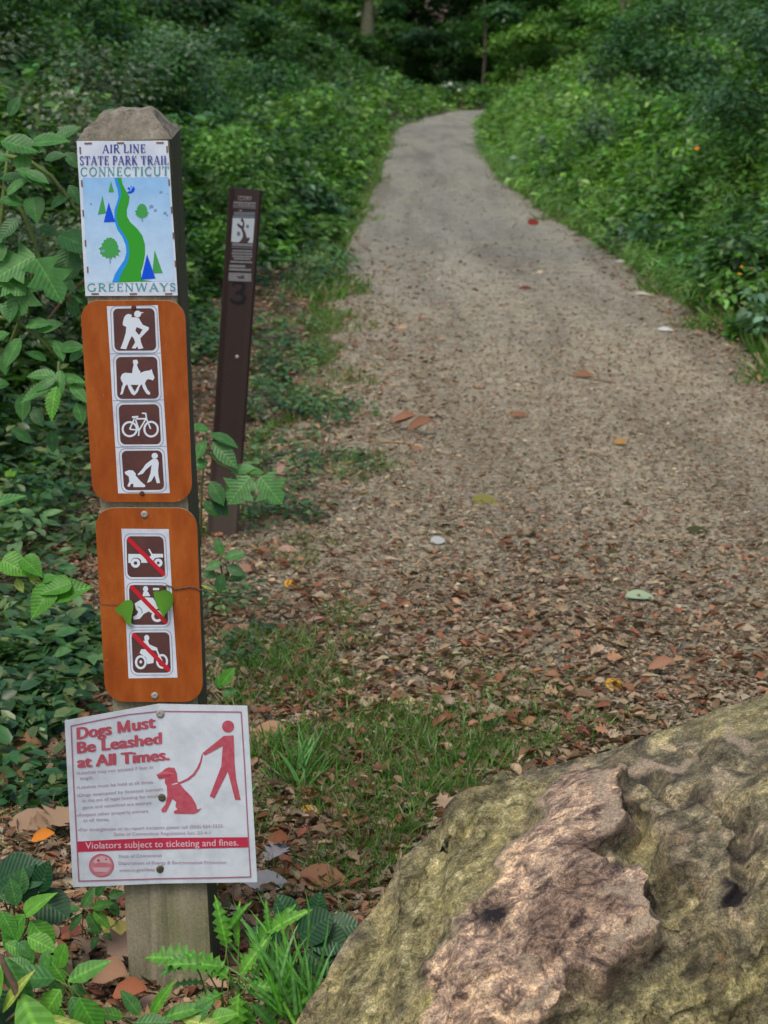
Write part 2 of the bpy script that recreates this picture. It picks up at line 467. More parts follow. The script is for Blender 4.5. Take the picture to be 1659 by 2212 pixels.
def tpl_mesh(name, tpl, mat):
    me = np_mesh(name, tpl[0], tris_of(tpl[1]), None, False)
    me.materials.append(mat)
    return me
# ---------------------------------------------------------------- terrain
def edge_l(y):      # left edge of the trail
    return np.interp(y, [0, 4, 9, 12, 16, 20, 26, 34, 44, 52, 60, 72, 82], [-1.2, -.8, -.35, -.35, -.45, -.38, -.22, -.1, .12, .35, 1.15, 2.8, 12])
def edge_r(y):
    return np.interp(y, [0, 9, 12, 16, 20, 26, 34, 44, 54, 66, 74, 84], [2.6, 2.2, 2.2, 2.15, 2.0, 1.85, 1.95, 2.35, 2.75, 4.0, 10, 40])
def terrain(x, y):
    x = np.asarray(x, dtype=np.float64); y = np.asarray(y, dtype=np.float64)
    off = np.interp(y, [0, 5, 9, 14, 18], [1.8, 0.85, 1.1, 0.9, 0.35])
    yc = np.minimum(y, 66)
    dl = np.maximum(edge_l(yc) - off - x, 0)
    dr = np.maximum(x - edge_r(yc) - 0.25 - 1.2 * np.maximum(y - 66, 0), 0)
    h = 1.9 * smooth(dl / 5.0) + 0.12 * np.maximum(dl - 3, 0) + 2.3 * smooth(dr / 6.0) + 0.12 * np.maximum(dr - 3, 0)
    h = h * (1 - .5 * smooth((y - 70) / 12)) + 14 * smooth((y - 125) / 60)
    h = np.where(y < 2, h * smooth((y + 6) / 8), h)
    h = h + 0.02 * np.sin(x * 3.1 + y * 1.7) * np.sin(y * 2.3 - x) * np.minimum(1, (dl + dr) * 3)
    return h
def grid_mesh(name, xs, ys, zf, mat):
    X, Y = np.meshgrid(xs, ys)
    Z = zf(X, Y)
    V = np.stack([X, Y, Z], -1).reshape(-1, 3)
    nx, ny = len(xs), len(ys)
    i = np.arange(ny - 1)[:, None] * nx + np.arange(nx - 1)[None]
    F = np.stack([i, i + 1, i + nx + 1, i + nx], -1).reshape(-1, 4)
    me = np_mesh(name, V, F, None, True)
    return link_mesh(name, me, None, [mat])
xs = np.unique(np.concatenate([np.linspace(-320, -20, 16), np.linspace(-20, -4, 33), np.linspace(-4, 5, 91), np.linspace(5, 20, 31), np.linspace(20, 320, 16)]))
ys = np.unique(np.concatenate([np.linspace(-30, 0, 12), np.linspace(0, 14, 120), np.linspace(14, 84, 160), np.linspace(85, 170, 40), np.linspace(160, 450, 8)]))
tag(grid_mesh('ground', xs, ys, lambda X, Y: terrain(X, Y), M['soil']), kind='structure')
# trail surface sheet, 4 mm above the ground, uneven edges
ty = np.concatenate([np.linspace(1.0, 20, 150), np.linspace(20.2, 76, 150)])
V = []; F = []
nc = 24
for j, y in enumerate(ty):
    wl_ = 0.20 * noise.noise(Vector((3.1, y * 1.3, 0))) + 0.05 * noise.noise(Vector((8, y * 5, 0)))
    wr_ = 0.20 * noise.noise(Vector((13.1, y * 1.3, 0))) + 0.05 * noise.noise(Vector((18, y * 5, 0)))
    a, c = float(edge_l(y)) + wl_ - .05, float(edge_r(y)) + wr_ + .1
    for i in range(nc):
        t = i / (nc - 1)
        x = a + (c - a) * t
        V.append((x, y, 0.006 + max(0.0, float(terrain(x, y))) + 0.006 * noise.noise(Vector((x * 2, y * 2, 4))) * math.sin(math.pi * t)))
for j in range(len(ty) - 1):
    for i in range(nc - 1):
        k = j * nc + i
        F.append((k, k + 1, k + nc + 1, k + nc))
tag(link_mesh('trail', np_mesh('trail', V, F, None, True), None, [M['path']]), kind='structure')

# ---------------------------------------------------------------- the wooden sign post
PY = 3.0
b_l, b_r = at(279, 2162, PY), at(464, 2162, PY)
t_l, t_r = at(164, 303, PY), at(371, 303, PY)
foot = (b_l + b_r) / 2; head = (t_l + t_r) / 2
PW = 0.5 * ((b_r - b_l).length + (t_r - t_l).length)
up = (head - foot).normalized()
rt = Vector((0, -1, 0)).cross(up).normalized() * 1.0
if rt.x < 0: rt = -rt
bk = Vector((0, 1, 0)); bk = (bk - up * bk.dot(up)).normalized()
PH = head.z
post = thing('wooden_post', 'square weathered grey timber post with chamfered top carrying four signs', 'post', (foot.x, PY, 0))
def post_pt(s, d, h):
    """s across (-.5...5), d depth 0...1, h along the post in metres"""
    return foot + rt * (s * PW) + bk * (d * PW * 0.97) + up * h
H = (head - foot).length
bm = bmesh.new()
levels = [-0.25] + [i * H / 60 for i in range(0, 61)]
nside = 14
rings = []
for li, h in enumerate(levels):
    ring = []
    for side in range(4):
        for k in range(nside):
            t = k / nside
            s, d = [(-.5 + t, 0), (.5, t), (.5 - t, 1), (-.5, 1 - t)][side]
            ch = 0.035                                   # eased arrises
            if t < 1e-6:
                cs, cdp = {0: (-.5 + ch * .5, ch * .5), 1: (.5 - ch * .5, ch * .5), 2: (.5 - ch * .5, 1 - ch * .5), 3: (-.5 + ch * .5, 1 - ch * .5)}[side]
                s, d = cs, cdp
            p = post_pt(s, d, h)
            nn_ = noise.noise(Vector((p.x * 90, p.y * 90, h * 5))) * 0.0013 + noise.noise(Vector((p.x * 25, p.y * 25, h * 2))) * 0.0012
            crack = 0
            if side == 0 and h < 0.55:
                cx = 0.5 + 0.05 * math.sin(h * 9)
                if abs(t - cx) < 0.05: crack = 0.005 * min(1, (0.55 - h) * 4)
            out = {0: Vector((0, -1, 0)), 1: rt, 2: Vector((0, 1, 0)), 3: -rt}[side]
            sag = 0
            if li == len(levels) - 1: sag = 0.013 * d
            ring.append(bm.verts.new(p + out * (nn_ - 0.0012) - out * crack + up * sag))
    rings.append(ring)
nr = 4 * nside
for i in range(len(rings) - 1):
    for k in range(nr):
        f = bm.faces.new((rings[i][k], rings[i][(k + 1) % nr], rings[i + 1][(k + 1) % nr], rings[i + 1][k]))
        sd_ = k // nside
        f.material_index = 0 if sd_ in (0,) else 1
bm.faces.ensure_lookup_table()
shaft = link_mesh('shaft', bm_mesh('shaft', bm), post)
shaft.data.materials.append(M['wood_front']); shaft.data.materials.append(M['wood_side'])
# chamfered weathered cap: frustum with a small uneven top
bm = bmesh.new()
caprings = []
NL = 12
for i in range(NL + 1):
    f = i / NL
    ring = []
    for side in range(4):
        for k in range(nside):
            t = k / nside
            s, d = [(-.5 + t, 0), (.5, t), (.5 - t, 1), (-.5, 1 - t)][side]
            sc_ = 1 - f * 0.62 if f <= .8 else (1 - .8 * .62) * (1 - (f - .8) * 4.6)
            s2, d2 = s * sc_ + (0.02 * f), .5 + (d - .5) * sc_
            hh = H + 0.013 * d * (1 - f) + (0.045 * min(1, f / .8)) + (0.004 * (f - .8) * 5 if f > .8 else 0)
            p = post_pt(s2, d2, hh)
            amp = 0.0055 * min(1, f * 5)
            q = noise.noise(Vector((p.x * 40, p.y * 22, p.z * 50))) + 0.5 * noise.noise(Vector((p.x * 95, p.y * 70, p.z * 120)))
            ring.append(bm.verts.new(p + up * amp * q + Vector((0, -1, 0)) * amp * 0.5 * q))
    caprings.append(ring)
for i in range(NL):
    for k in range(nr):
        bm.faces.new((caprings[i][k], caprings[i][(k + 1) % nr], caprings[i + 1][(k + 1) % nr], caprings[i + 1][k]))
bm.faces.new(caprings[-1])
link_mesh('cut_top', bm_mesh('cut_top', bm), post, [M['wood_top']])

# ---------------------------------------------------------------- flat art laid on real surfaces
def zoom_map(x0, y0, s):
    """coordinates of an enlarged view of the photograph -> measuring pixels"""
    return lambda x, y: ((x0 + s * x) / 1.823, (y0 + s * y) / 1.823)
Z1 = zoom_map(250, 400, 600 / 1659); Z2 = zoom_map(280, 1150, 600 / 1580); Z3 = zoom_map(340, 1970, 560 / 1492)
Z4 = zoom_map(230, 2740, 820 / 1659); ZM = zoom_map(800, 700, 260 / 959); Z7 = zoom_map(0, 2900, 1300 / 1659)
Z8 = zoom_map(0, 3300, 600 / 1659)
PN = -bk                                                  # outward normal of the post's front
def on_plane(P0, n):
    def f(dx, dy):
        d = ray(dx, dy)
        return EYE + d * ((P0 - EYE).dot(n) / d.dot(n)), n
    return f
class Art:
    """flat print: polygons given in view coordinates, put on a surface; each layer a hair above the last"""
    def __init__(self, zm, surf, base=0.0002, step=0.00006):
        self.zm, self.surf, self.z, self.step = zm, surf, base, step
        self.V, self.F, self.mi, self.mats = [], [], [], []
    def mat(self, m):
        if m not in self.mats: self.mats.append(m)
        return self.mats.index(m)
    def pts(self, pts, z):
        o = len(self.V)
        for p in pts:
            q, n = self.surf(*self.zm(*p))
            self.V.append(q + n * z)
        return o
    def poly(self, pts, m, bump_z=True):
        if bump_z: self.z += self.step
        o = self.pts(pts, self.z)
        for t in tessellate_polygon([[Vector((p[0], p[1], 0)) for p in pts]]):
            a, b_, c = [pts[i] for i in t]
            cr = (b_[0] - a[0]) * (c[1] - a[1]) - (b_[1] - a[1]) * (c[0] - a[0])
            t = t if cr < 0 else (t[0], t[2], t[1])
            self.F.append(tuple(o + i for i in t)); self.mi.append(self.mat(m))
        return self
    def circle(self, cx, cy, rx, ry, m, n=28):
        return self.poly([(cx + rx * math.cos(2 * math.pi * i / n), cy + ry * math.sin(2 * math.pi * i / n)) for i in range(n)], m)
    def ribbon(self, pts, w, m, closed=False):
        self.z += self.step
        n = len(pts)
        ws = w if isinstance(w, (list, tuple)) else [w] * n
        L, Rr = [], []
        for i in range(n):
            p = Vector(pts[i])
            a = Vector(pts[(i - 1) % n]) if (closed or i > 0) else p
            c = Vector(pts[(i + 1) % n]) if (closed or i < n - 1) else p
            d1 = (p - a).normalized() if (p - a).length > 1e-6 else (c - p).normalized()
            d2 = (c - p).normalized() if (c - p).length > 1e-6 else d1
            t = (d1 + d2)
            t = t.normalized() if t.length > 1e-6 else d1
            nrm = Vector((-t.y, t.x)); k = max(0.45, nrm.dot(Vector((-d1.y, d1.x))))
            L.append(p + nrm * (ws[i] / 2 / k)); Rr.append(p - nrm * (ws[i] / 2 / k))
        o = self.pts([tuple(q) for q in L] + [tuple(q) for q in Rr], self.z)
        for i in range(n if closed else n - 1):
            j = (i + 1) % n
            self.F.append((o + i, o + n + i, o + n + j, o + j)[::-1]); self.mi.append(self.mat(m))
        return self
    def ring(self, cx, cy, r, w, m, n=26, ry=None):
        ry = ry or r
        return self.ribbon([(cx + r * math.cos(2 * math.pi * i / n), cy + ry * math.sin(2 * math.pi * i / n)) for i in range(n)], w, m, True)
    def rrect(self, TL, TR, BR, BL, rad, m, line=None):
        c = [Vector(TL), Vector(TR), Vector(BR), Vector(BL)]
        pts = []
        for i in range(4):
            p, a, b_ = c[i], c[i - 1], c[(i + 1) % 4]
            u = (a - p).normalized() * rad; v = (b_ - p).normalized() * rad
            for k in range(7):
                th = k / 6 * math.pi / 2
                pts.append(tuple(p + u * (1 - math.sin(th)) + v * (1 - math.cos(th))))
        if line: return self.ribbon(pts, line, m, True)
        return self.poly(pts, m)
    def text(self, s, A, B, hgt, m, bold=0.0, up=None, condensed=False):
        """s between baseline points A and B, cap height hgt in view units"""
        V2, T2, W, Hc = text_tris(s, bold)
        self.z += self.step
        A, B = Vector(A), Vector(B)
        u = B - A
        upv = Vector(up).normalized() if up else Vector((u.y, -u.x)).normalized()
        o = self.pts([tuple(A + u * (x / W) + upv * (y / Hc * hgt)) for x, y in V2], self.z)
        for t in T2:
            self.F.append(tuple(o + i for i in t)); self.mi.append(self.mat(m))
        return self
    def serif(self, s, A, B, hgt, m, weight=1.0):
        """engraved capitals, between baseline points"""
        A, B = Vector(A), Vector(B)
        W = sum(GLY[c][0] + .14 for c in s) - .14
        u = (B - A) / W; upv = Vector((u.y, -u.x)).normalized() * hgt
        x = 0
        for c in s:
            w, strokes = GLY[c]
            for pts, sw in strokes:
                self.ribbon([tuple(A + u * (x + px) + upv * py) for px, py in pts], sw * u.length * 1.05 * weight, m)
            x += w + .14
        return self
    def build(self, name, parent):
        me = bpy.data.meshes.new(name)
        me.from_pydata([tuple(v) for v in self.V], [], self.F)
        for m in self.mats: me.materials.append(M[m])
        me.polygons.foreach_set('material_index', self.mi)
        me.update()
        return link_mesh(name, me, parent)
def text_tris(s, bold):
    cu = bpy.data.curves.new('lettering', 'FONT')
    cu.body = s; cu.size = 1.0; cu.offset = bold; cu.resolution_u = 3
    ob = bpy.data.objects.new('lettering', cu)
    COL.objects.link(ob)
    dg = bpy.context.evaluated_depsgraph_get()
    me = ob.evaluated_get(dg).to_mesh()
    me.calc_loop_triangles()
    V2 = [(v.co.x, v.co.y) for v in me.vertices]
    T2 = []
    for t in me.loop_triangles:
        a, b_, c = [V2[i] for i in t.vertices]
        cr = (b_[0] - a[0]) * (c[1] - a[1]) - (b_[1] - a[1]) * (c[0] - a[0])
        T2.append(tuple(t.vertices) if cr > 0 else (t.vertices[0], t.vertices[2], t.vertices[1]))
    x0 = min(v[0] for v in V2); x1 = max(v[0] for v in V2)
    V2 = [(x - x0, y) for x, y in V2]
    bpy.data.objects.remove(ob); bpy.data.curves.remove(cu)
    return V2, T2, x1 - x0, 0.70
def arc(cx, cy, rx, ry, a0, a1, n=9):
    return [(cx + rx * math.cos(R(a0 + (a1 - a0) * i / n)), cy + ry * math.sin(R(a0 + (a1 - a0) * i / n))) for i in range(n + 1)]
tk, tn, sf = .17, .075, .07
def ser(x, y, w=.26): return ([(x - w / 2, y), (x + w / 2, y)], sf)
GLY = {
 ' ': (.25, []),
 'A': (.86, [([(.08, 0), (.42, 1)], tn), ([(.42, 1), (.76, 0)], tk), ([(.2, .36), (.64, .36)], tn), ser(.08, .03), ser(.78, .03)]),
 'I': (.30, [([(.15, 0), (.15, 1)], tk), ser(.15, .03), ser(.15, .97)]),
 'R': (.80, [([(.17, 0), (.17, 1)], tk), ([(.17, .97)] + arc(.38, .74, .24, .23, 90, -90) + [(.17, .51)], .12), ([(.36, .5), (.74, 0)], .15), ser(.17, .03), ser(.12, .97, .2), ser(.74, .03, .2)]),
 'L': (.66, [([(.17, 0), (.17, 1)], tk), ([(.17, .04), (.62, .04), (.62, .26)], tn), ser(.17, .97)]),
 'N': (.84, [([(.13, 0), (.13, 1)], tn), ([(.11, 1), (.69, 0)], tk), ([(.69, 0), (.69, 1)], tn), ser(.13, .03), ser(.69, .97), ser(.08, .97, .2)]),
 'E': (.66, [([(.17, 0), (.17, 1)], tk), ([(.17, .04), (.6, .04), (.6, .24)], tn), ([(.17, .96), (.58, .96), (.58, .78)], tn), ([(.17, .52), (.46, .52)], tn), ([(.46, .42), (.46, .62)], tn)]),
 'S': (.56, [(arc(.28, .74, .2, .22, 20, 200, 8) + [(.28, .52)] + arc(.28, .26, .21, .23, 50, -160, 8), .12), ([(.48, .72), (.48, .98)], .05), ([(.06, .02), (.06, .3)], .05)]),
 'T': (.76, [([(.38, 0), (.38, 1)], tk), ([(.04, .72), (.05, .96), (.71, .96), (.72, .72)], tn), ser(.38, .03)]),
 'P': (.66, [([(.17, 0), (.17, 1)], tk), ([(.17, .97)] + arc(.36, .72, .24, .25, 90, -90) + [(.17, .47)], .12), ser(.17, .03), ser(.12, .97, .2)]),
 'K': (.80, [([(.17, 0), (.17, 1)], tk), ([(.2, .42), (.64, .97)], tn), ([(.34, .55), (.70, 0)], tk), ser(.17, .03), ser(.17, .97), ser(.64, .97, .2), ser(.72, .03, .2)]),
 'C': (.82, [(arc(.46, .5, .36, .47, 48, 312, 16), .13), ([(.72, .70), (.72, .98)], .05), ([(.72, .06), (.72, .28)], .05)]),
 'O': (.92, [(arc(.46, .5, .36, .47, 0, 360, 20), .13)]),
 'U': (.84, [([(.15, 1), (.15, .3)] + arc(.42, .3, .27, .27, 180, 360, 8) + [(.69, 1)], .12), ser(.15, .97), ser(.69, .97)]),
 'G': (.90, [(arc(.46, .5, .36, .47, 48, 330, 16), .13), ([(.72, .70), (.72, .98)], .05), ([(.76, .04), (.76, .42)], .13), ser(.76, .42)]),
 'W': (1.18, [([(.1, 1), (.34, 0)], tk), ([(.34, 0), (.59, 1)], tn), ([(.59, 1), (.84, 0)], tk), ([(.84, 0), (1.07, 1)], tn), ser(.1, .97), ser(1.07, .97, .2), ser(.59, .97, .2)]),
 'Y': (.80, [([(.08, 1), (.4, .48)], tk), ([(.4, .48), (.72, 1)], tn), ([(.4, .5), (.4, 0)], tk), ser(.08, .97), ser(.72, .97, .2), ser(.4, .03)]),
}
def slab(name, zm, surf, pts, th, front, edge, parent, z0=0.0):
    """a real board: outline in view coordinates, thickness th standing off the surface"""
    bm = bmesh.new()
    f_, b_ = [], []
    for p in pts:
        q, n = surf(*zm(*p))
        f_.append(bm.verts.new(q + n * (z0 + th))); b_.append(bm.verts.new(q + n * z0))
    tris = tessellate_polygon([[Vector((p[0], p[1], 0)) for p in pts]])
    for t in tris:
        fa = bm.faces.new([f_[i] for i in t]); fa.material_index = 0
        fb = bm.faces.new([b_[i] for i in reversed(t)]); fb.material_index = 1
    n = len(pts)
    for i in range(n):
        q = bm.faces.new((f_[i], f_[(i + 1) % n], b_[(i + 1) % n], b_[i])); q.material_index = 1
    bmesh.ops.recalc_face_normals(bm, faces=bm.faces)
    o = link_mesh(name, bm_mesh(name, bm), parent)
    o.data.materials.append(M[front]); o.data.materials.append(M[edge])
    return o
def dome(name, c, n, r, h, mat, parent, slot=True):
    """a screw head: low dome with a cross recess"""
    bm = bmesh.new()
    n = n.normalized()
    a = Vector((1, 0, 0)); a = (a - n * a.dot(n)).normalized(); b_ = n.cross(a)
    rings = []
    for i, (rr, hh) in enumerate([(1, 0), (1, .35), (.86, .75), (.55, .95), (.3, 1.0)]):
        rings.append([bm.verts.new(c + (a * math.cos(t * math.pi / 8) + b_ * math.sin(t * math.pi / 8)) * r * rr + n * h * hh) for t in range(16)])
    for i in range(4):
        for k in range(16):
            bm.faces.new((rings[i][k], rings[i][(k + 1) % 16], rings[i + 1][(k + 1) % 16], rings[i + 1][k]))
    cen = bm.verts.new(c + n * h * (0.35 if slot else 1.0))
    for k in range(16): bm.faces.new((rings[4][k], rings[4][(k + 1) % 16], cen))
    bmesh.ops.recalc_face_normals(bm, faces=bm.faces)
    return link_mesh(name, bm_mesh(name, bm, True), parent, [M[mat]])

face = on_plane(foot + PN * 0.0015, PN)
def off(surf, d):
    def f(x, y):
        return surf_plane(surf, d, x, y)
    return f
def raised(P0, n, d): return on_plane(P0 + n * d, n)

# sign 1: trail map sign stapled to the post
s0, _ = face(*Z1(690, 1300))
s1 = thing('trail_map_sign', 'blue and white trail sign with a winding green path, stapled atop the timber post', 'sign', s0)
slab('sign_panel', Z1, face, [(145, 430), (1135, 425), (1160, 700), (1185, 1150), (1210, 1500), (1245, 2110), (240, 2115), (205, 1500), (180, 1000), (160, 700)], 0.0018, 'air_white', 'air_white', s1)
f1 = raised(foot + PN * 0.0015, PN, 0.0018)
Art(Z1, f1).poly([(203, 828), (1145, 822), (1170, 1200), (1190, 1500), (1212, 1955), (258, 1975), (238, 1500), (215, 1100)], 'air_blue').build('blue_field', s1)
a = Art(Z1, f1, 0.0004)
gl = [(580, 828), (610, 900), (625, 960), (625, 1040), (600, 1110), (580, 1180), (578, 1270), (600, 1360), (650, 1430), (700, 1520), (715, 1600), (715, 1680), (690, 1770), (640, 1850), (600, 1968)]
gr_ = [(970, 1955), (850, 1940), (845, 1850), (870, 1770), (888, 1660), (888, 1560), (860, 1460), (800, 1380), (730, 1315), (692, 1250), (690, 1180), (712, 1100), (718, 1030), (680, 970), (645, 900), (628, 828)]
bl_ = [(530, 1968), (560, 1880), (610, 1800), (665, 1720), (685, 1640), (680, 1570), (640, 1470), (590, 1400), (555, 1300), (555, 1180), (580, 1110), (600, 1040), (590, 960), (570, 900), (555, 828)]
a.poly(gl + bl_, 'p_blue').poly(gl + gr_, 'p_green')
a.build('winding_path_print', s1)
for pts in ([(518, 868), (550, 985), (490, 985)], [(425, 1025), (465, 1215), (375, 1230)], [(992, 1615), (1080, 1865), (968, 1870)]):
    Art(Z1, f1, .0006).poly(pts, 'p_green2').build('green_conifer_print', s1)
for pts in ([(492, 1095), (562, 1308), (440, 1312)], [(910, 1662), (1002, 1925), (845, 1938)]):
    Art(Z1, f1, .0008).poly(pts, 'p_royal').build('blue_conifer_print', s1)
for cx, cy, r0, r1, sd_ in ((855, 1195, 62, 82, 3), (505, 1600, 98, 118, 9)):
    a = Art(Z1, f1, 0.0007)
    pts = []
    for i in range(30):
        t = 2 * math.pi * i / 30
        k = 1 + (0.10 if i % 2 else -0.05) * (1.4 if math.sin(t) > 0 else .6) + .03 * math.sin(i * sd_)
        low = .88 if math.sin(t) > .6 else 1
        pts.append((cx + r0 * k * math.cos(t) * (1.1 if math.sin(t) > 0 else .92), cy + r1 * k * math.sin(t) * low))
    a.poly(pts, 'p_green2')
    a.poly([(cx - 8, cy + r1 * .85), (cx + 6, cy + r1 * .85), (cx + 12, cy + r1 * 1.35), (cx - 3, cy + r1 * 1.35)], 'p_speck')
    a.build('leafy_tree_print', s1)
a = Art(Z1, f1, 0.0007)
a.poly([(768, 920), (778, 955), (762, 985), (725, 1002), (688, 995), (705, 978), (735, 975), (742, 950)], 'p_royal')
a.circle(712, 945, 14, 12, 'p_royal', 8).circle(738, 925, 8, 8, 'p_royal', 8).circle(722, 962, 7, 9, 'p_royal', 8)
a.build('blue_crescent_print', s1)
a = Art(Z1, f1, 0.0004)
for cx, cy, rr in ((1060, 990, 20), (1135, 1005, 8), (955, 1145, 26), (1000, 1185, 18), (1105, 1215, 20), (1130, 1240, 9), (430, 1630, 22), (300, 1115, 12)):
    a.poly([(cx + rr * (1 + .5 * math.sin(i * 2.7)) * math.cos(i * .785), cy + rr * .8 * (1 + .4 * math.cos(i * 1.9)) * math.sin(i * .785)) for i in range(8)], 'p_speck')
a.build('scuff_marks', s1)
a = Art(Z1, f1, 0.0004, 0.00002)
a.serif('AIR LINE', (425, 562), (893, 556), 92, 'p_navy', 1.15)
a.serif('STATE PARK TRAIL', (178, 692), (1145, 686), 98, 'p_navy', 1.2)
a.build('lettering', s1)['label'] = 'navy blue capitals AIR LINE STATE PARK TRAIL'
a = Art(Z1, f1, 0.0004, 0.00002)
a.serif('CONNECTICUT', (182, 815), (1150, 806), 98, 'p_teal', 0.95)
a.build('lettering', s1)['label'] = 'teal capitals CONNECTICUT'
a = Art(Z1, f1, 0.0004, 0.00002)
a.serif('GREENWAYS', (255, 2068), (1222, 2060), 86, 'p_teal', .8)
a.build('lettering', s1)['label'] = 'teal capitals GREENWAYS'
for (x, y, v) in [(268, 453, 0), (620, 450, 0), (1050, 447, 0), (182, 530, 1), (1128, 520, 1), (200, 890, 1), (1150, 880, 1), (215, 1215, 1), (1177, 1180, 1), (240, 1540, 1), (1197, 1460, 1), (264, 1830, 1), (1218, 1765, 1), (345, 2092, 0), (760, 2092, 0), (1145, 2092, 0)]:
    p, n = f1(*Z1(x, y))
    h_, w_ = (0.0052, .0011) if v else (.0011, .0058)
    bmx = bmesh.new(); bmesh.ops.create_cube(bmx, size=1)
    for vv in bmx.verts:
        vv.co = p + rt * (vv.co.x * w_ * 2) + up * (vv.co.z * h_ * 2) + n * (vv.co.y * .0012 + .0005)
    link_mesh('staple', bm_mesh('staple', bmx), s1, [M['rust']])

# signs 2 and 3: orange-brown boards with pictograms
def board_outline(TL, TR, BR, BL, rad):
    c = [Vector(TL), Vector(TR), Vector(BR), Vector(BL)]; pts = []
    for i in range(4):
        p, a_, b_ = c[i], c[i - 1], c[(i + 1) % 4]
        u = (a_ - p).normalized() * rad; v = (b_ - p).normalized() * rad
        for k in range(9):
            th = k / 8 * math.pi / 2
            pts.append(tuple(p + u * (1 - math.sin(th)) + v * (1 - math.cos(th))))
    return pts
TH = 0.004
f2b = raised(foot + PN * 0.0015, PN, 0.003)
f2 = raised(foot + PN * 0.0015, PN, 0.003 + TH)
c0, _ = face(*Z2(680, 1100))
s2 = thing('trail_use_sign', 'orange-brown rounded board showing hiker, horse rider, bicycle and dog walker', 'sign', c0, 'orange-brown pictogram boards on the post')
slab('board', Z2, f2b, board_outline((95, 85), (1180, 85), (1262, 2172), (232, 2172), 195), TH, 'orange', 'board_edge', s2)
st = Art(Z2, f2, .0002).poly([(370, 148), (900, 135), (932, 640), (962, 1125), (992, 1600), (1024, 2085), (488, 2088), (458, 1600), (428, 1125), (402, 645)], 'sticker').build('sticker_strip', s2)
def panel(zm, f, q, parent, rad=52):
    a = Art(zm, f, .00035)
    ctr = Vector((sum(p[0] for p in q) / 4, sum(p[1] for p in q) / 4))
    big = [tuple(ctr + (Vector(p) - ctr) * 1.115) for p in q]
    a.rrect(*big, rad * 1.3, 'pic_line', line=7)
    a.rrect(*q, rad, 'pic_brown')
    return a.build('pictogram_panel', parent)
P2 = [[(434, 172), (864, 167), (884, 606), (452, 608)], [(464, 674), (892, 670), (912, 1105), (480, 1108)], [(492, 1168), (910, 1162), (934, 1578), (512, 1580)], [(522, 1647), (942, 1642), (966, 2050), (550, 2055)]]
for q in P2: panel(Z2, f2, q, st)
a = Art(Z2, f2, .0006)
a.ribbon([(405, 640), (930, 632)], 5, 'pic_line').ribbon([(432, 1125), (958, 1117)], 5, 'pic_line').ribbon([(460, 1608), (988, 1598)], 5, 'pic_line')
a.build('divider_lines', st)
a = Art(Z2, f2, .0006)
a.circle(690, 228, 36, 36, 'pic_white', 20).poly([(715, 205), (758, 212), (722, 225)], 'pic_white')
a.poly([(600, 226), (630, 236), (625, 262), (660, 260), (705, 272), (722, 305), (745, 340), (808, 366), (805, 388), (765, 430), (718, 478), (725, 520), (750, 582), (700, 592), (686, 562), (668, 586), (628, 582), (665, 522), (652, 482), (630, 455), (602, 510), (572, 592), (513, 585), (545, 500), (568, 420), (572, 360), (538, 345), (536, 318), (552, 258), (575, 232)], 'pic_white')
a.poly([(680, 362), (742, 388), (706, 446), (667, 402)], 'pic_brown')
a.build('hiker_symbol', st)
a = Art(Z2, f2, .0006)
a.poly([(645, 704), (683, 700), (697, 730), (683, 757), (700, 800), (720, 825), (714, 846), (632, 848), (640, 790), (650, 752), (640, 725)], 'pic_white')
a.poly([(513, 885), (530, 850), (560, 836), (640, 842), (720, 838), (762, 820), (815, 812), (836, 798), (846, 835), (866, 888), (850, 916), (805, 902), (782, 912), (766, 950), (792, 1010), (822, 1045), (814, 1067), (783, 1055), (748, 1000), (733, 955), (714, 975), (692, 1035), (656, 1072), (626, 1055), (598, 1000), (583, 955), (562, 975), (547, 1020), (535, 1058), (508, 1064), (520, 1030), (525, 985), (540, 950), (520, 915)], 'pic_white')
a.poly([(618, 962), (700, 962), (661, 1034)], 'pic_brown')
a.build('horse_rider_symbol', st)
a = Art(Z2, f2, .0006)
a.ring(608, 1421, 73, 21, 'pic_white').ring(830, 1421, 70, 21, 'pic_white', ry=76)
for l, w in (([(608, 1421), (655, 1315), (778, 1312), (706, 1432), (660, 1300)], 16), ([(608, 1421), (706, 1432)], 14), ([(706, 1425), (700, 1490)], 14), ([(632, 1297), (698, 1292)], 20), ([(735, 1256), (775, 1258), (782, 1312), (826, 1418)], 15)): a.ribbon(l, w, 'pic_white')
a.build('bicycle_symbol', st)
a = Art(Z2, f2, .0006)
a.circle(868, 1698, 33, 31, 'pic_white', 18)
a.poly([(848, 1728), (895, 1733), (910, 1770), (902, 1850), (906, 1900), (923, 1978), (890, 1983), (865, 1902), (831, 1962), (788, 1978), (823, 1880), (836, 1792), (776, 1842), (747, 1882), (700, 1898), (688, 1892), (738, 1838), (775, 1783)], 'pic_white')
a.poly([(555, 1865), (600, 1845), (642, 1850), (670, 1880), (670, 1902), (722, 1962), (772, 2005), (765, 2022), (648, 2022), (645, 1985), (620, 1992), (606, 2020), (583, 2012), (605, 1962), (598, 1912), (562, 1886)], 'pic_white')
a.build('dog_walker_symbol', st)
for x, y in ((650, 160), (736, 2088)):
    p, n = f2(*Z2(x, y)); dome('screw', p, n, .0042, .0022, 'screw_rust', s2)

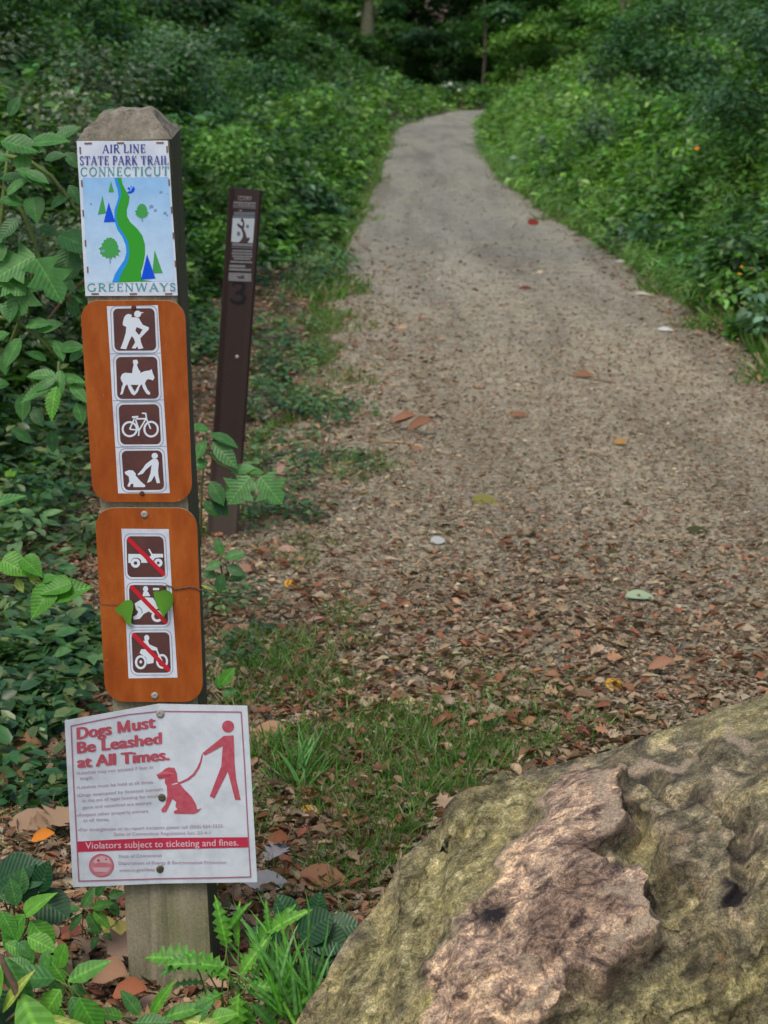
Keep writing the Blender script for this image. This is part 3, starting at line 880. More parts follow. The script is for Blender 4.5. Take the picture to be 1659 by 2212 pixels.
c0, _ = face(*Z3(660, 1100))
s3 = thing('prohibition_sign', 'orange-brown rounded board with three vehicle pictograms struck out in red', 'sign', c0, 'orange-brown pictogram boards on the post')
slab('board', Z3, f2b, board_outline((90, 75), (1158, 75), (1230, 2108), (205, 2108), 205), TH, 'orange', 'board_edge', s3)
st = Art(Z3, f2, .0002).poly([(368, 298), (865, 302), (888, 760), (905, 1110), (930, 1450), (957, 1860), (443, 1868), (420, 1350), (400, 860), (385, 560)], 'sticker').build('sticker_strip', s3)
P3 = [[(420, 376), (808, 378), (830, 805), (432, 806)], [(446, 887), (845, 890), (858, 1306), (462, 1306)], [(472, 1387), (870, 1384), (888, 1808), (492, 1810)]]
for q in P3: panel(Z3, f2, q, st)
a = Art(Z3, f2, .0006)
a.poly([(440, 562), (562, 563), (612, 600), (645, 655), (578, 655), (572, 625), (545, 603), (500, 603), (472, 628), (466, 657), (441, 657)], 'pic_white')
a.ring(516, 658, 34, 30, 'pic_white', 18)
a.poly([(648, 512), (664, 508), (692, 560), (806, 562), (806, 600), (772, 598), (722, 605), (695, 642), (655, 602), (682, 572)], 'pic_white')
a.ring(755, 656, 30, 30, 'pic_white', 18)
a.build('jeep_symbol', st)
a = Art(Z3, f2, .0006)
a.circle(622, 930, 27, 32, 'pic_white', 16)
a.poly([(600, 958), (648, 958), (672, 1005), (588, 1006)], 'pic_white')
a.poly([(610, 1016), (700, 1022), (765, 1130), (722, 1150), (690, 1185), (655, 1165), (602, 1192), (562, 1242), (500, 1252), (488, 1222), (528, 1200), (545, 1170), (520, 1140), (508, 1082), (560, 1050)], 'pic_white')
a.ribbon(arc(530, 1175, 55, 62, -80, 10), 10, 'pic_line')
a.ring(745, 1215, 48, 28, 'pic_white', 18)
a.ribbon([(700, 930), (765, 930)], 24, 'pic_white')
a.build('quad_bike_symbol', st)
a = Art(Z3, f2, .0006)
a.circle(634, 1443, 27, 32, 'pic_white', 16)
a.poly([(600, 1472), (646, 1468), (662, 1512), (742, 1545), (752, 1578), (698, 1572), (640, 1548), (594, 1502)], 'pic_white')
a.poly([(575, 1562), (640, 1560), (712, 1612), (705, 1705), (640, 1718), (628, 1650), (560, 1602)], 'pic_white')
a.ring(572, 1698, 50, 24, 'pic_white', 22, ry=62).circle(572, 1694, 15, 17, 'pic_white', 10).ring(795, 1688, 52, 22, 'pic_white', 22, ry=66)
a.ribbon([(740, 1575), (797, 1690)], 16, 'pic_white')
a.build('motorcycle_symbol', st)
for p0, p1 in (((448, 410), (808, 770)), ((476, 910), (830, 1272)), ((500, 1410), (860, 1775))):
    a = Art(Z3, f2, .0012)
    a.ribbon([p0, p1], 44, 'slash').circle(*p0, 22, 22, 'slash', 14).circle(*p1, 22, 22, 'slash', 14)
    a.build('red_slash', st)
for x, y in ((610, 148), (718, 2048)):
    p, n = f2(*Z3(x, y)); dome('screw', p, n, .0062, .003, 'screw', s3)

# vine creeping over the lower board
vt, n = f2(*Z3(900, 925))
vine = thing('creeping_vine', 'thin vine creeping across the lower orange board with two green leaves', 'vine', vt)
vp = []
for x, y in ((1300, 990), (1240, 925), (1190, 940), (1140, 912), (1085, 900), (1040, 915), (990, 920), (930, 932), (895, 905), (855, 890), (800, 905)):
    p, n = f2(*Z3(x, y)); vp.append(p + n * 0.002)
vp[0] += Vector((0.004, 0.03, 0))
tube('stem', vp, [.0011] * len(vp), M['twig'], vine, 5)
vp = []
for x, y in ((110, 1075), (200, 1088), (330, 1095), (400, 1085)):
    p, n = f2(*Z3(x, y)); vp.append(p + n * 0.0015)
tube('stem', vp, [.0005] * 4, M['twig'], vine, 4)
def outline_leaf(name, zm, surf, pts, spine, mat, parent, lift, foldz):
    """leaf from its outline; vertices left and right of the spine are lifted to fold it"""
    bm = bmesh.new()
    ps = []
    a_, b_ = Vector(spine[0]), Vector(spine[1])
    d = (b_ - a_)
    N_ = 8
    def P3(p, extra):
        q, n = surf(*zm(*p)); t = (Vector(p) - a_).dot(d) / d.dot(d)
        return q + n * (lift + extra)
    mid = [bm.verts.new(P3(tuple(a_ + d * (i / N_)), 0.002)) for i in range(N_ + 1)]
    for side in pts:
        prev = None
        sv = []
        for i in range(N_ + 1):
            t = i / N_ * (len(side) - 1); k = min(int(t), len(side) - 2); fr = t - k
            p = Vector(side[k]).lerp(Vector(side[k + 1]), fr)
            w = (p - (a_ + d * (i / N_))).length
            sv.append(bm.verts.new(P3(tuple(p), 0.002 + foldz * w * .0002)))
        for i in range(N_):
            try: bm.faces.new((mid[i], mid[i + 1], sv[i + 1], sv[i]))
            except ValueError: pass
    bmesh.ops.recalc_face_normals(bm, faces=bm.faces)
    return link_mesh(name, bm_mesh(name, bm, True), parent, [mat])
outline_leaf('leaf', Z3, f2, [[(480, 1032), (502, 1065), (500, 1130), (482, 1200), (476, 1280), (455, 1312)], [(400, 1042), (350, 1085), (300, 1115), (350, 1172), (400, 1205), (418, 1270), (455, 1312)]], ((440, 1035), (455, 1312)), M['leaf_bright'], vine, .004, .35)
outline_leaf('leaf', Z3, f2, [[(800, 915), (870, 925), (912, 985), (917, 1050), (892, 1118), (850, 1152), (825, 1195)], [(775, 925), (735, 935), (703, 962), (740, 1080), (790, 1142), (825, 1195)]], ((790, 925), (825, 1195)), M['leaf_bright'], vine, .018, -.7)
p, n = f2(*Z3(1210, 885))
me_bud = tpl_mesh('bud', T_LANCE, M['leaf_yellow'])
def place_leaf(name, me, P, d, nrm, L, parent, w=1.0):
    d = Vector(d).normalized(); nrm = Vector(nrm)
    s = nrm.cross(d).normalized(); u = d.cross(s)
    m = Matrix((d * L, s * L * w, u * L)).transposed().to_4x4()
    m.translation = P
    o = bpy.data.objects.new(name, me)
    COL.objects.link(o)
    if parent is not None:
        o.parent = parent
        o.matrix_parent_inverse = Matrix.Identity(4)
        o.matrix_local = parent_matrix(parent).inverted() @ m
    else:
        o.matrix_local = m
    return o
place_leaf('bud', me_bud, p + n * .003, (1, 0, -.4), (0, -1, .3), .022, vine)

# sign 4: dogs must be leashed, a thin sheet bent at the middle screw
cTL, cTM, cTR = at(139.7, 1557, 2.945), at(343, 1520.6, 2.9885), at(534.2, 1524.7, 2.975)
cBL, cBM, cBR = at(157.4, 1916.5, 2.968), at(351, 1908.4, 2.9885), at(555.9, 1905.7, 2.978)
def bil(c, u, v): return c[0] * (1 - u) * (1 - v) + c[1] * u * (1 - v) + c[2] * (1 - u) * v + c[3] * u * v
LQ = (cTL, cTM, cBL, cBM); RQ = (cTM, cTR, cBM, cBR)
def quad_n(q): return (q[2] - q[0]).cross(q[1] - q[0]).normalized()
nL, nR = quad_n(LQ), quad_n(RQ)
if nL.y > 0: nL = -nL
if nR.y > 0: nR = -nR
def bent(dx, dy):
    """hit the two-part sheet along the sight line of a measured point"""
    d = ray(dx, dy)
    best = None
    for q, n_, left in ((LQ, nL, True), (RQ, nR, False)):
        o_ = (q[0] + q[1] + q[2] + q[3]) / 4
        p = EYE + d * ((o_ - EYE).dot(n_) / d.dot(n_))
        # refine on the bilinear patch
        u = v = .5
        for _ in range(8):
            s_ = bil(q, u, v); e = p - s_
            du = (bil(q, u + .01, v) - s_) / .01; dv = (bil(q, u, v + .01) - s_) / .01
            Mx = np.array([[du.dot(du), du.dot(dv)], [du.dot(dv), dv.dot(dv)]]); r_ = np.array([e.dot(du), e.dot(dv)])
            a_, b_ = np.linalg.solve(Mx, r_); u += a_; v += b_
            s_ = bil(q, u, v)
            nn_ = n_
            p = EYE + d * ((s_ - EYE).dot(nn_) / d.dot(nn_))
        if left and u <= 1.0: return bil(q, u, v), n_
        if not left: return bil(q, u, v), n_
s4o = (cTM + cBM) / 2
s4 = thing('leash_sign', 'white square sign with red lettering and a red figure walking a leashed dog', 'sign', s4o)
bm = bmesh.new()
nu, nv = 40, 40
gf, gb = [], []
for j in range(nv + 1):
    rf, rb = [], []
    for i in range(2 * nu + 1):
        q, n_, u = (LQ, nL, i / nu) if i <= nu else (RQ, nR, (i - nu) / nu)
        p = bil(q, u, j / nv)
        nn_ = ((nL + nR) / 2).normalized() if i == nu else n_
        rf.append(bm.verts.new(p)); rb.append(bm.verts.new(p - nn_ * 0.0016))
    gf.append(rf); gb.append(rb)
for j in range(nv):
    for i in range(2 * nu):
        bm.faces.new((gf[j][i], gf[j + 1][i], gf[j + 1][i + 1], gf[j][i + 1]))
        bm.faces.new((gb[j][i], gb[j][i + 1], gb[j + 1][i + 1], gb[j + 1][i])).material_index = 1
for j in range(nv):
    for i in (0, 2 * nu):
        bm.faces.new((gf[j][i], gb[j][i], gb[j + 1][i], gf[j + 1][i])).material_index = 1
for i in range(2 * nu):
    for j in (0, nv):
        bm.faces.new((gf[j][i], gb[j][i], gb[j][i + 1], gf[j][i + 1])).material_index = 1
bmesh.ops.recalc_face_normals(bm, faces=bm.faces)
o = link_mesh('sign_sheet', bm_mesh('sign_sheet', bm), s4)
o.data.materials.append(M['dog_white']); o.data.materials.append(M['dog_edge'])
A4 = lambda b_=0.0007, s_=0.0001: Art(Z4, bent, b_, s_)
a = A4()
def dense(pts, n=6):
    out = []
    for i in range(len(pts) - 1):
        for k in range(n):
            t = k / n
            out.append((pts[i][0] * (1 - t) + pts[i + 1][0] * t, pts[i][1] * (1 - t) + pts[i + 1][1] * t))
    return out + [pts[-1]]
a.ribbon(dense([(98, 240), (380, 182), (560, 148), (812, 122)]), 9, 'd_line').ribbon(dense([(812, 122), (1130, 125), (1458, 128)]), 9, 'd_line')
a.ribbon(dense([(1456, 124), (1484, 560), (1508, 1020), (1532, 1444)]), 9, 'd_line')
a.ribbon(dense([(100, 236), (120, 700), (140, 1060), (162, 1478)]), 9, 'd_line')
a.ribbon(dense([(160, 1474), (500, 1464), (828, 1454)]), 9, 'd_line').ribbon(dense([(828, 1454), (1200, 1448), (1534, 1440)]), 9, 'd_line')
a.build('printed_border', s4)
a = A4()
for k_, (ox, oy) in enumerate(((-7, 0), (-3.5, 1.5), (0, -1.5), (3.5, 1.5), (7, 0))):
    a.step = .00002
    a.text('Dogs', (152 + ox, 345 + oy), (420 + ox, 304 + oy), 94, 'd_red', .004, up=(-.03, -1))
    a.text('ust', (592 + ox, 277 + oy), (770 + ox, 250 + oy), 94, 'd_red', .004, up=(-.03, -1))
    a.text('Be Leashed', (154 + ox, 456 + oy), (820 + ox, 378 + oy), 90, 'd_red', .004, up=(-.03, -1))
    a.text('at All Times.', (156 + ox, 572 + oy), (882 + ox, 508 + oy), 90, 'd_red', .004, up=(-.03, -1))
a.ribbon([(484, 294), (480, 202)], 26, 'd_red').ribbon([(482, 206), (520, 284)], 22, 'd_red').ribbon([(520, 284), (553, 195)], 22, 'd_red').ribbon([(554, 192), (562, 283)], 26, 'd_red')
a.build('heading_lettering', s4)
for s, A_, B_ in (('Leashes may not exceed 7 feet in', (162, 624), (752, 578)), ('length.', (172, 668), (282, 660)),
                ('Leashes must be held at all times.', (162, 738), (762, 694)), ('Dogs exempted by licensed hunters', (165, 802), (832, 752)),
                ('in the act of legal hunting for small', (190, 845), (792, 806)), ('game and waterfowl are exempt', (190, 900), (740, 860)),
                ('Respect other property owners', (165, 960), (715, 926)), ('at all times.', (198, 1002), (408, 992)),
                ('For emergencies or to report incidents please call (860) 424-3333.', (175, 1076), (1318, 1046)),
                ('State of Connecticut Regulations Sec. 23-4-1', (440, 1112), (1212, 1100)),
                ('State of Connecticut', (478, 1288), (826, 1280)), ('Department of Energy & Environmental Protection', (478, 1342), (1338, 1336)), ('www.ct.gov/deep', (482, 1400), (770, 1392))):
    a = A4()
    a.text(s, A_, B_, 25, 'd_small', .012)
    if s[0] in 'LRF' or s.startswith('Dogs'): a.circle(A_[0] - 11, A_[1] - 10, 7, 7, 'd_small', 8)
    a.build('text_line', s4)
a = A4()
top_ = dense([(143, 1160), (480, 1142), (824, 1130)]) + dense([(824, 1130), (1508, 1125)])[1:]; bot_ = dense([(146, 1243), (480, 1230), (826, 1222)]) + dense([(826, 1222), (1513, 1206)])[1:]
for i in range(len(top_) - 1): a.poly([top_[i], top_[i + 1], bot_[i + 1], bot_[i]], 'd_band', i == 0)
a.z += .0005
a.text('Violators subject to ticketing and fines.', (214, 1216), (1436, 1190), 52, 'd_bandtext', .008)
a.build('red_band', s4)
a = A4()
a.circle(1352, 243, 48, 48, 'd_red', 26)
a.poly([(1318, 318), (1396, 314), (1405, 545), (1416, 660), (1452, 828), (1408, 826), (1350, 600), (1242, 816), (1206, 798), (1298, 560), (1310, 396), (1168, 474), (1148, 455)], 'd_red')
a.build('walking_figure', s4)
a = A4()
a.poly([(780, 628), (830, 600), (850, 580), (880, 569), (925, 572), (945, 620), (950, 680), (965, 697), (1000, 740), (1060, 800), (1095, 860), (1107, 906), (1142, 893), (1112, 926), (1080, 940), (925, 938), (918, 918), (950, 905), (933, 880), (940, 845), (908, 820), (880, 880), (858, 925), (825, 926), (820, 905), (855, 860), (868, 790), (865, 720), (848, 692), (850, 657), (800, 660)], 'd_red')
a.ribbon([(1148, 462), (1135, 520), (1115, 572), (1080, 625), (1035, 662), (975, 690), (915, 702)], [8, 13, 18, 18, 17, 15, 12], 'd_red')
a.ribbon([(908, 705), (950, 695)], 8, 'dog_white')
a.build('dog_print', s4)
a = A4()
a.circle(342, 1350, 98, 92, 'd_seal', 36)
a.ring(342, 1350, 95, 7, 'd_red', 36, ry=89)
a.poly([(275, 1320), (300, 1290), (345, 1272), (400, 1290), (420, 1335), (380, 1330), (330, 1325), (290, 1335)], 'd_sealhi')
a.circle(318, 1310, 12, 12, 'd_red', 10).circle(378, 1300, 9, 9, 'd_line', 10)
a.poly([(270, 1365), (415, 1365), (395, 1400), (290, 1400)], 'd_sealhi')
a.build('round_seal', s4)
for x, y, mm, rr in ((810, 142, 'screw', .0078), (825, 810, 'screw_dark', .007), (810, 1380, 'screw_dark', .007)):
    p, n = bent(*Z4(x, y)); dome('screw', p, n, rr, .003, mm, s4)

# ---------------------------------------------------------------- the brown trail marker behind
MY = 6.30
mbl, mbr = at(446, 1158, MY), at(513, 1158, MY)
mtl, mtr = at(494.7, 408, MY), at(566, 408, MY)
mf, mh_ = (mbl + mbr) / 2, (mtl + mtr) / 2
mup = (mh_ - mf).normalized(); mrt = Vector((mup.z, 0, -mup.x)); mH = (mh_ - mf).length
mw0, mw1 = (mbr - mbl).length, (mtr - mtl).length
mk_ = thing('marker_post', 'narrow dark brown flexible marker post leaning behind the timber post, painted with a black 3', 'marker post', (mf.x, MY, 0))
bm = bmesh.new()
prof = [(-.5, .10), (-.5, .0), (-.44, -.06), (-.36, -.02), (-.30, 0), (.30, 0), (.36, -.02), (.44, -.06), (.5, .0), (.5, .10), (.40, .12), (-.40, .12)]
rings = []
for j in range(13):
    t = -0.12 + (1.12) * j / 12
    w = mw0 + (mw1 - mw0) * max(0, t)
    rings.append([bm.verts.new(mf + mup * (mH * t) + mrt * (s * w) + Vector((0, 1, 0)) * (d * w) + Vector((0, 1, 0)) * 0) for s, d in prof])
k_ = len(prof)
for j in range(12):
    for k in range(k_): bm.faces.new((rings[j][k], rings[j][(k + 1) % k_], rings[j + 1][(k + 1) % k_], rings[j + 1][k]))
bm.faces.new(rings[-1]); bm.faces.new(rings[0][::-1])
bmesh.ops.recalc_face_normals(bm, faces=bm.faces)
mo = link_mesh('strip', bm_mesh('strip', bm), None, [M['marker']])
mo.parent = mk_; mo.matrix_parent_inverse = parent_matrix(mk_).inverted()
fm = on_plane(mf + Vector((0, -.0008, 0)), Vector((0, -1, 0)))
a = Art(ZM, fm, .0003, .00015)
a.poly([(510, 262), (708, 272), (702, 332), (508, 325)], 'm_grey').poly([(445, 345), (778, 358), (774, 432), (440, 412)], 'm_grey')
a.text('MILE', (518, 318), (700, 326), 48, 'm_ink', .01).text('MARKER', (452, 405), (766, 418), 44, 'm_ink', .01)
a.poly([(432, 422), (768, 442), (766, 452), (432, 432)], 'm_grey')
a.poly([(525, 462), (565, 462), (565, 490), (525, 490)], 'm_grey').poly([(450, 495), (755, 500), (752, 545), (446, 540)], 'm_slate')
a.poly([(430, 585), (750, 592), (722, 948), (408, 930)], 'm_white')
a.poly([(430, 545), (752, 550), (750, 590), (430, 582)], 'm_slate')
a.build('decal_panel', mk_)
a = Art(ZM, fm, .002, .00015)
a.poly([(555, 590), (580, 590), (600, 650), (600, 700), (588, 740), (615, 790), (630, 850), (640, 880), (660, 862), (682, 880), (660, 920), (640, 945), (520, 938), (555, 900), (578, 850), (575, 800), (550, 740), (510, 710), (490, 680), (510, 655), (545, 690), (572, 700), (575, 650), (545, 625)], 'm_ink')
a.circle(645, 705, 22, 26, 'm_slate', 10).circle(515, 812, 25, 34, 'm_slate', 10)
a.build('trail_symbol', mk_)
a = Art(ZM, fm, .0003, .00015)
a.poly([(420, 945), (726, 960), (722, 1000), (420, 985)], 'm_grey').poly([(415, 1000), (722, 1015), (720, 1028), (414, 1015)], 'm_slate')
for y0, x0, x1 in ((1045, 425, 710), (1085, 415, 712), (1125, 425, 712), (1160, 445, 690)):
    a.poly([(x0, y0), (x1, y0 + 8), (x1, y0 + 34), (x0, y0 + 26)], 'm_grey')
a.poly([(395, 1205), (718, 1215), (716, 1242), (394, 1232)], 'm_grey')
a.poly([(380, 1262), (612, 1268), (612, 1306), (380, 1300)], 'm_grey').poly([(378, 1312), (698, 1325), (696, 1358), (376, 1345)], 'm_grey')
a.poly([(372, 1375), (702, 1388), (698, 1510), (366, 1495)], 'm_grey')
a.poly([(480, 1428), (555, 1430), (590, 1408), (596, 1470), (520, 1462)], 'm_ink')
a.build('text_decals', mk_)
a = Art(ZM, fm, .0006, .0002)
a.ribbon([(420, 1560), (470, 1520), (545, 1518), (590, 1560), (575, 1625), (520, 1665), (470, 1668)], [34, 46, 50, 54, 54, 48, 40], 'spray')
a.ribbon([(500, 1668), (570, 1685), (598, 1740), (570, 1800), (500, 1818), (430, 1795), (395, 1762)], [34, 48, 56, 56, 50, 46, 36], 'spray')
a.build('painted_number', mk_)['label'] = 'black spray-painted number 3'
p, n = fm(*zoom_map(800, 700, .679)(197, 1038)); dome('rivet', p, n, .0065, .003, 'screw', mk_)
# ---------------------------------------------------------------- the boulder
Z6 = zoom_map(1100, 2600, 1924 / 1659)
def z6l(pts): return [Z6(*p) for p in pts]
crest = [(560, 2420)] + z6l([(20, 1290), (50, 1235), (95, 1150), (150, 1080), (200, 990), (250, 920), (330, 830), (372, 745), (400, 680), (460, 630), (545, 560), (565, 500), (600, 455), (660, 428), (720, 420), (840, 375), (960, 345), (1060, 325), (1130, 300), (1250, 250), (1380, 215), (1480, 165), (1570, 140), (1659, 115)]) + [(1800, 1482), (1960, 1530), (2120, 1680), (2240, 1960), (2330, 2300)]
cxs = np.array([p[0] for p in crest]); cys = np.array([p[1] for p in crest])
footx = np.array([540, 620, 800, 1200, 1700, 2000, 2200, 2340]); footy = np.array([2500, 2650, 2800, 2860, 2860, 2760, 2560, 2350])
NXB, NYB, NKB = 440, 320, 40
bx = 560 + (2330 - 560) * np.linspace(0, 1, NXB)
def sdist(px, py, poly):
    """signed distance (positive inside) to a polygon, vectorised"""
    poly = np.array(poly, dtype=float); n = len(poly)
    dmin = np.full(px.shape, 1e9); ins = np.zeros(px.shape, bool)
    for i in range(n):
        a_, b_ = poly[i], poly[(i + 1) % n]
        e = b_ - a_; w0, w1 = px - a_[0], py - a_[1]
        t = np.clip((w0 * e[0] + w1 * e[1]) / (e @ e), 0, 1)
        dmin = np.minimum(dmin, np.hypot(w0 - e[0] * t, w1 - e[1] * t))
        c = ((a_[1] > py) != (b_[1] > py)) & (px < (b_[0] - a_[0]) * (py - a_[1]) / (b_[1] - a_[1] + 1e-12) + a_[0])
        ins ^= c
    return np.where(ins, dmin, -dmin)
def ldist(px, py, line):
    line = np.array(line, dtype=float); dmin = np.full(px.shape, 1e9)
    for i in range(len(line) - 1):
        a_, b_ = line[i], line[i + 1]
        e = b_ - a_; w0, w1 = px - a_[0], py - a_[1]
        t = np.clip((w0 * e[0] + w1 * e[1]) / (e @ e), 0, 1)
        dmin = np.minimum(dmin, np.hypot(w0 - e[0] * t, w1 - e[1] * t))
    return dmin
def sp(d, w): return smooth(d / w * .5 + .5)
cy_ = np.interp(bx, cxs, cys); fy_ = np.interp(bx, footx, footy)
tt = np.linspace(0, 1, NYB)
PX = np.repeat(bx[None], NYB, 0)
PYY = cy_[None] * (1 - tt[:, None]) + fy_[None] * tt[:, None]
# crest distance and foot points
Ycrest = np.interp(bx, [560, 700, 1000, 1659, 2330], [2.45, 2.56, 2.78, 2.98, 2.7])
def ray_np(x, y):
    a_ = (x - 829.5) / FPX; b_ = -(y - 1106.0) / FPX
    return np.stack([a_, CP + b_ * SP, -SP + b_ * CP], -1)
def at_np(x, y, Y):
    d = ray_np(x, y); return np.array([0, 0, CAM_H]) + d * (Y / d[..., 1])[..., None]
def g_np(x, y, z):
    d = ray_np(x, y); return np.array([0, 0, CAM_H]) + d * ((z - CAM_H) / d[..., 2])[..., None]
Cp = at_np(bx, cy_, Ycrest); Fp = g_np(bx, fy_, np.full_like(bx, -0.06))
T2 = tt[:, None, None]
# profile between crest and foot: rounded shoulder, then steeper face
prof_t = T2 ** 0.85
B = Cp[None] * (1 - prof_t) + Fp[None] * prof_t
hgt = np.maximum(Cp[:, 2], 0.02)[None, :, None]
nrm0 = np.array([0.0, -0.45, 0.9])
B = B + nrm0 * (np.sin(np.pi * T2) ** 0.9) * hgt * 0.42
# project back to picture coordinates for the features
def proj(Pn):
    v = Pn - np.array([0, 0, CAM_H])
    dep = v[..., 1] * CP - v[..., 2] * SP
    upc = v[..., 1] * SP + v[..., 2] * CP
    return 829.5 + FPX * v[..., 0] / dep, 1106 - FPX * upc / dep
qx, qy = proj(B)
s_ = 1.1597 / 1.823
x6 = (qx * 1.823 - 1100) / 1.1597; y6 = (qy * 1.823 - 2600) / 1.1597
bulge = [(950, 395), (1060, 365), (1150, 372), (1195, 450), (1160, 560), (1150, 620), (1060, 690), (1130, 735), (1220, 760), (1268, 850), (1285, 905), (1240, 1030), (1180, 1075), (1080, 1100), (1000, 1130), (940, 1190), (880, 1300), (480, 1350), (490, 1150), (520, 1000), (590, 900), (640, 830), (700, 780), (770, 680), (850, 550)]
slab_l = [(960, 345), (950, 395), (850, 550), (700, 780), (590, 900), (520, 1000), (480, 1350), (-100, 1400), (50, 1235), (250, 900), (400, 640), (620, 420)]
arcl = [(1180, 385), (1260, 395), (1330, 440), (1430, 470), (1520, 500), (1575, 560), (1590, 640), (1560, 740), (1545, 800)]
wx = x6 + 22 * np.sin(y6 * .031) + 10 * np.sin(x6 * .05 + y6 * .07); wy = y6 + 18 * np.sin(x6 * .027) + 8 * np.sin(y6 * .06 - x6 * .045)
dB = sdist(wx, wy, bulge)
dL = sdist(wx, wy, slab_l)
dA = ldist(wx, wy, arcl)
off_ = np.zeros(PX.shape)
rightness = smooth((x6 - 750) / 450)
off_ += (0.010 + 0.032 * rightness) * sp(dB, 26 - 12 * rightness) + 0.018 * smooth(dB / 240)
off_ -= 0.020 * sp(dL, 30) * smooth(dL / 60)
hollow = sdist(wx, wy, [(1190, 480), (1260, 520), (1330, 640), (1400, 760), (1430, 880), (1330, 880), (1260, 800), (1170, 690), (1170, 560)])
off_ -= 0.045 * smooth(hollow / 70 + .3)
off_ -= 0.022 * np.exp(-(dA / 24) ** 2)
rightp = sdist(wx, wy, [(1570, 420), (1900, 300), (1900, 900), (1620, 1000), (1560, 820), (1610, 640), (1600, 560)])
off_ += 0.022 * sp(rightp, 50)
low = sdist(wx, wy, [(1000, 1135), (1250, 1045), (1300, 930), (1520, 980), (1700, 1000), (1900, 1500), (850, 1500)])
off_ -= 0.035 * sp(low, 46)
for ln, dp, ww in (([(460, 950), (600, 700), (760, 470)], .010, 16), ([(160, 1120), (400, 840), (560, 600)], .009, 14), ([(1250, 1180), (1500, 1150), (1659, 1080)], .014, 12),
                   ([(1300, 260), (1420, 330), (1659, 370)], .012, 18), ([(720, 420), (640, 520), (560, 600), (420, 720)], .016, 20), ([(700, 860), (860, 800), (1000, 830)], .007, 22),
                   ([(1400, 700), (1440, 900), (1420, 1000)], .012, 20), ([(1460, 960), (1520, 1040), (1500, 1130)], .014, 18), ([(540, 1200), (660, 1120), (820, 1110), (940, 1060)], .008, 20)):
    off_ -= dp * np.exp(-(ldist(wx, wy, ln) / ww) ** 2)
# keep the crest where it is
off_ *= smooth(tt[:, None] / 0.10)
toward = np.array([0.0, -0.5, 0.87])
B = B + toward * off_[..., None]
# back slope down to the ground behind
tb = np.linspace(0, 1, NKB)[1:]
Kp = np.stack([Cp[:, 0] * 1.03, Cp[:, 1] + 0.28 * np.minimum(1, hgt[0, :, 0] / .2), np.full(NXB, -0.08)], -1)
back = []
for t in tb:
    q = Cp * (1 - t) + Kp * t
    q[:, 1] += 0.10 * math.sin(math.pi * t) * np.minimum(1, hgt[0, :, 0] / .2)
    back.append(q)
back = np.array(back)[::-1]
G = np.concatenate([back, B], 0)
nyg = G.shape[0]
# fractal relief along the normal
du = np.gradient(G, axis=1); dv = np.gradient(G, axis=0)
Nrm = np.cross(du, dv); Nrm /= (np.linalg.norm(Nrm, axis=-1, keepdims=True) + 1e-9)
Nrm = np.where(Nrm[..., 1:2] * -.5 + Nrm[..., 2:3] * .87 < 0, -Nrm, Nrm)
Gf = G.reshape(-1, 3)
rel = np.empty(len(Gf)); rel2 = np.empty(len(Gf)); rel3 = np.empty(len(Gf))
for i, p in enumerate(Gf):
    v = Vector((p[0] * 7 + p[2] * 3, p[1] * 7, p[2] * 9))
    rel[i] = noise.fractal(v, 0.85, 2.1, 6)
    rel2[i] = abs(noise.noise(Vector((p[0] * 16 - p[2] * 9, p[1] * 9, p[2] * 16))))
    rel3[i] = abs(noise.noise(Vector((p[0] * 46 + p[2] * 20, p[1] * 30, p[2] * 60)))) + .6 * abs(noise.noise(Vector((p[0] * 90, p[1] * 90, p[2] * 110))))
edgefade = np.minimum(1, np.linspace(0, 1, NXB) * 20) * np.minimum(1, np.linspace(1, 0, NXB) * 20)
relief = (rel * 0.0080 - rel2 * 0.006 - rel3 * 0.0055).reshape(nyg, NXB) * edgefade[None]
cf = np.ones(nyg); ci = NKB - 1
cf = 0.30 + 0.70 * smooth(np.abs(np.arange(nyg) - ci) / 12.0)
G = G + Nrm * (relief * cf[:, None])[..., None]
# pigments: red channel moss, green channel pink-tan stone, blue channel dark lichen and a darker band along the arc groove
full = lambda a_, v=0.0: np.concatenate([np.full((NKB - 1, NXB), v), a_], 0)
moss = np.clip(sp(dL, 40) * (0.75 + .25 * np.sin(x6 * .02 + y6 * .013)) + .55 * sp(hollow, 60) + .55 * sp(rightp, 90) + .62 * sp(low, 60) + .55 * smooth((330 - y6) / 90) * (x6 > 1000), 0, 1)
pink = np.clip(sp(dB, 60), 0, 1)
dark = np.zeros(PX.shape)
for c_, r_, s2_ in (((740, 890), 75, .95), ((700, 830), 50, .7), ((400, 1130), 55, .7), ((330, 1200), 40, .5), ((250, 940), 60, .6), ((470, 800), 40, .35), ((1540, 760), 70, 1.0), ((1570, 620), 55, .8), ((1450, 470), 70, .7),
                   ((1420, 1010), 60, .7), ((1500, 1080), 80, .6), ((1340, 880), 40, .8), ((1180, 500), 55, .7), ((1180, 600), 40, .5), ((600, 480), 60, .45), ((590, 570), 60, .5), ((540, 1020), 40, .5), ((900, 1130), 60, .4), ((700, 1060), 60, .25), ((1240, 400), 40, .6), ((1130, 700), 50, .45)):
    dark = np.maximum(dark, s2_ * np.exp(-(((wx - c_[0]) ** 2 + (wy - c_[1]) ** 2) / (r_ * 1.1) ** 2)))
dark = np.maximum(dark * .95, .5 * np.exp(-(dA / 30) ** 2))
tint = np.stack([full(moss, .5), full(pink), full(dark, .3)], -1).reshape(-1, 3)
light = np.zeros(PX.shape)
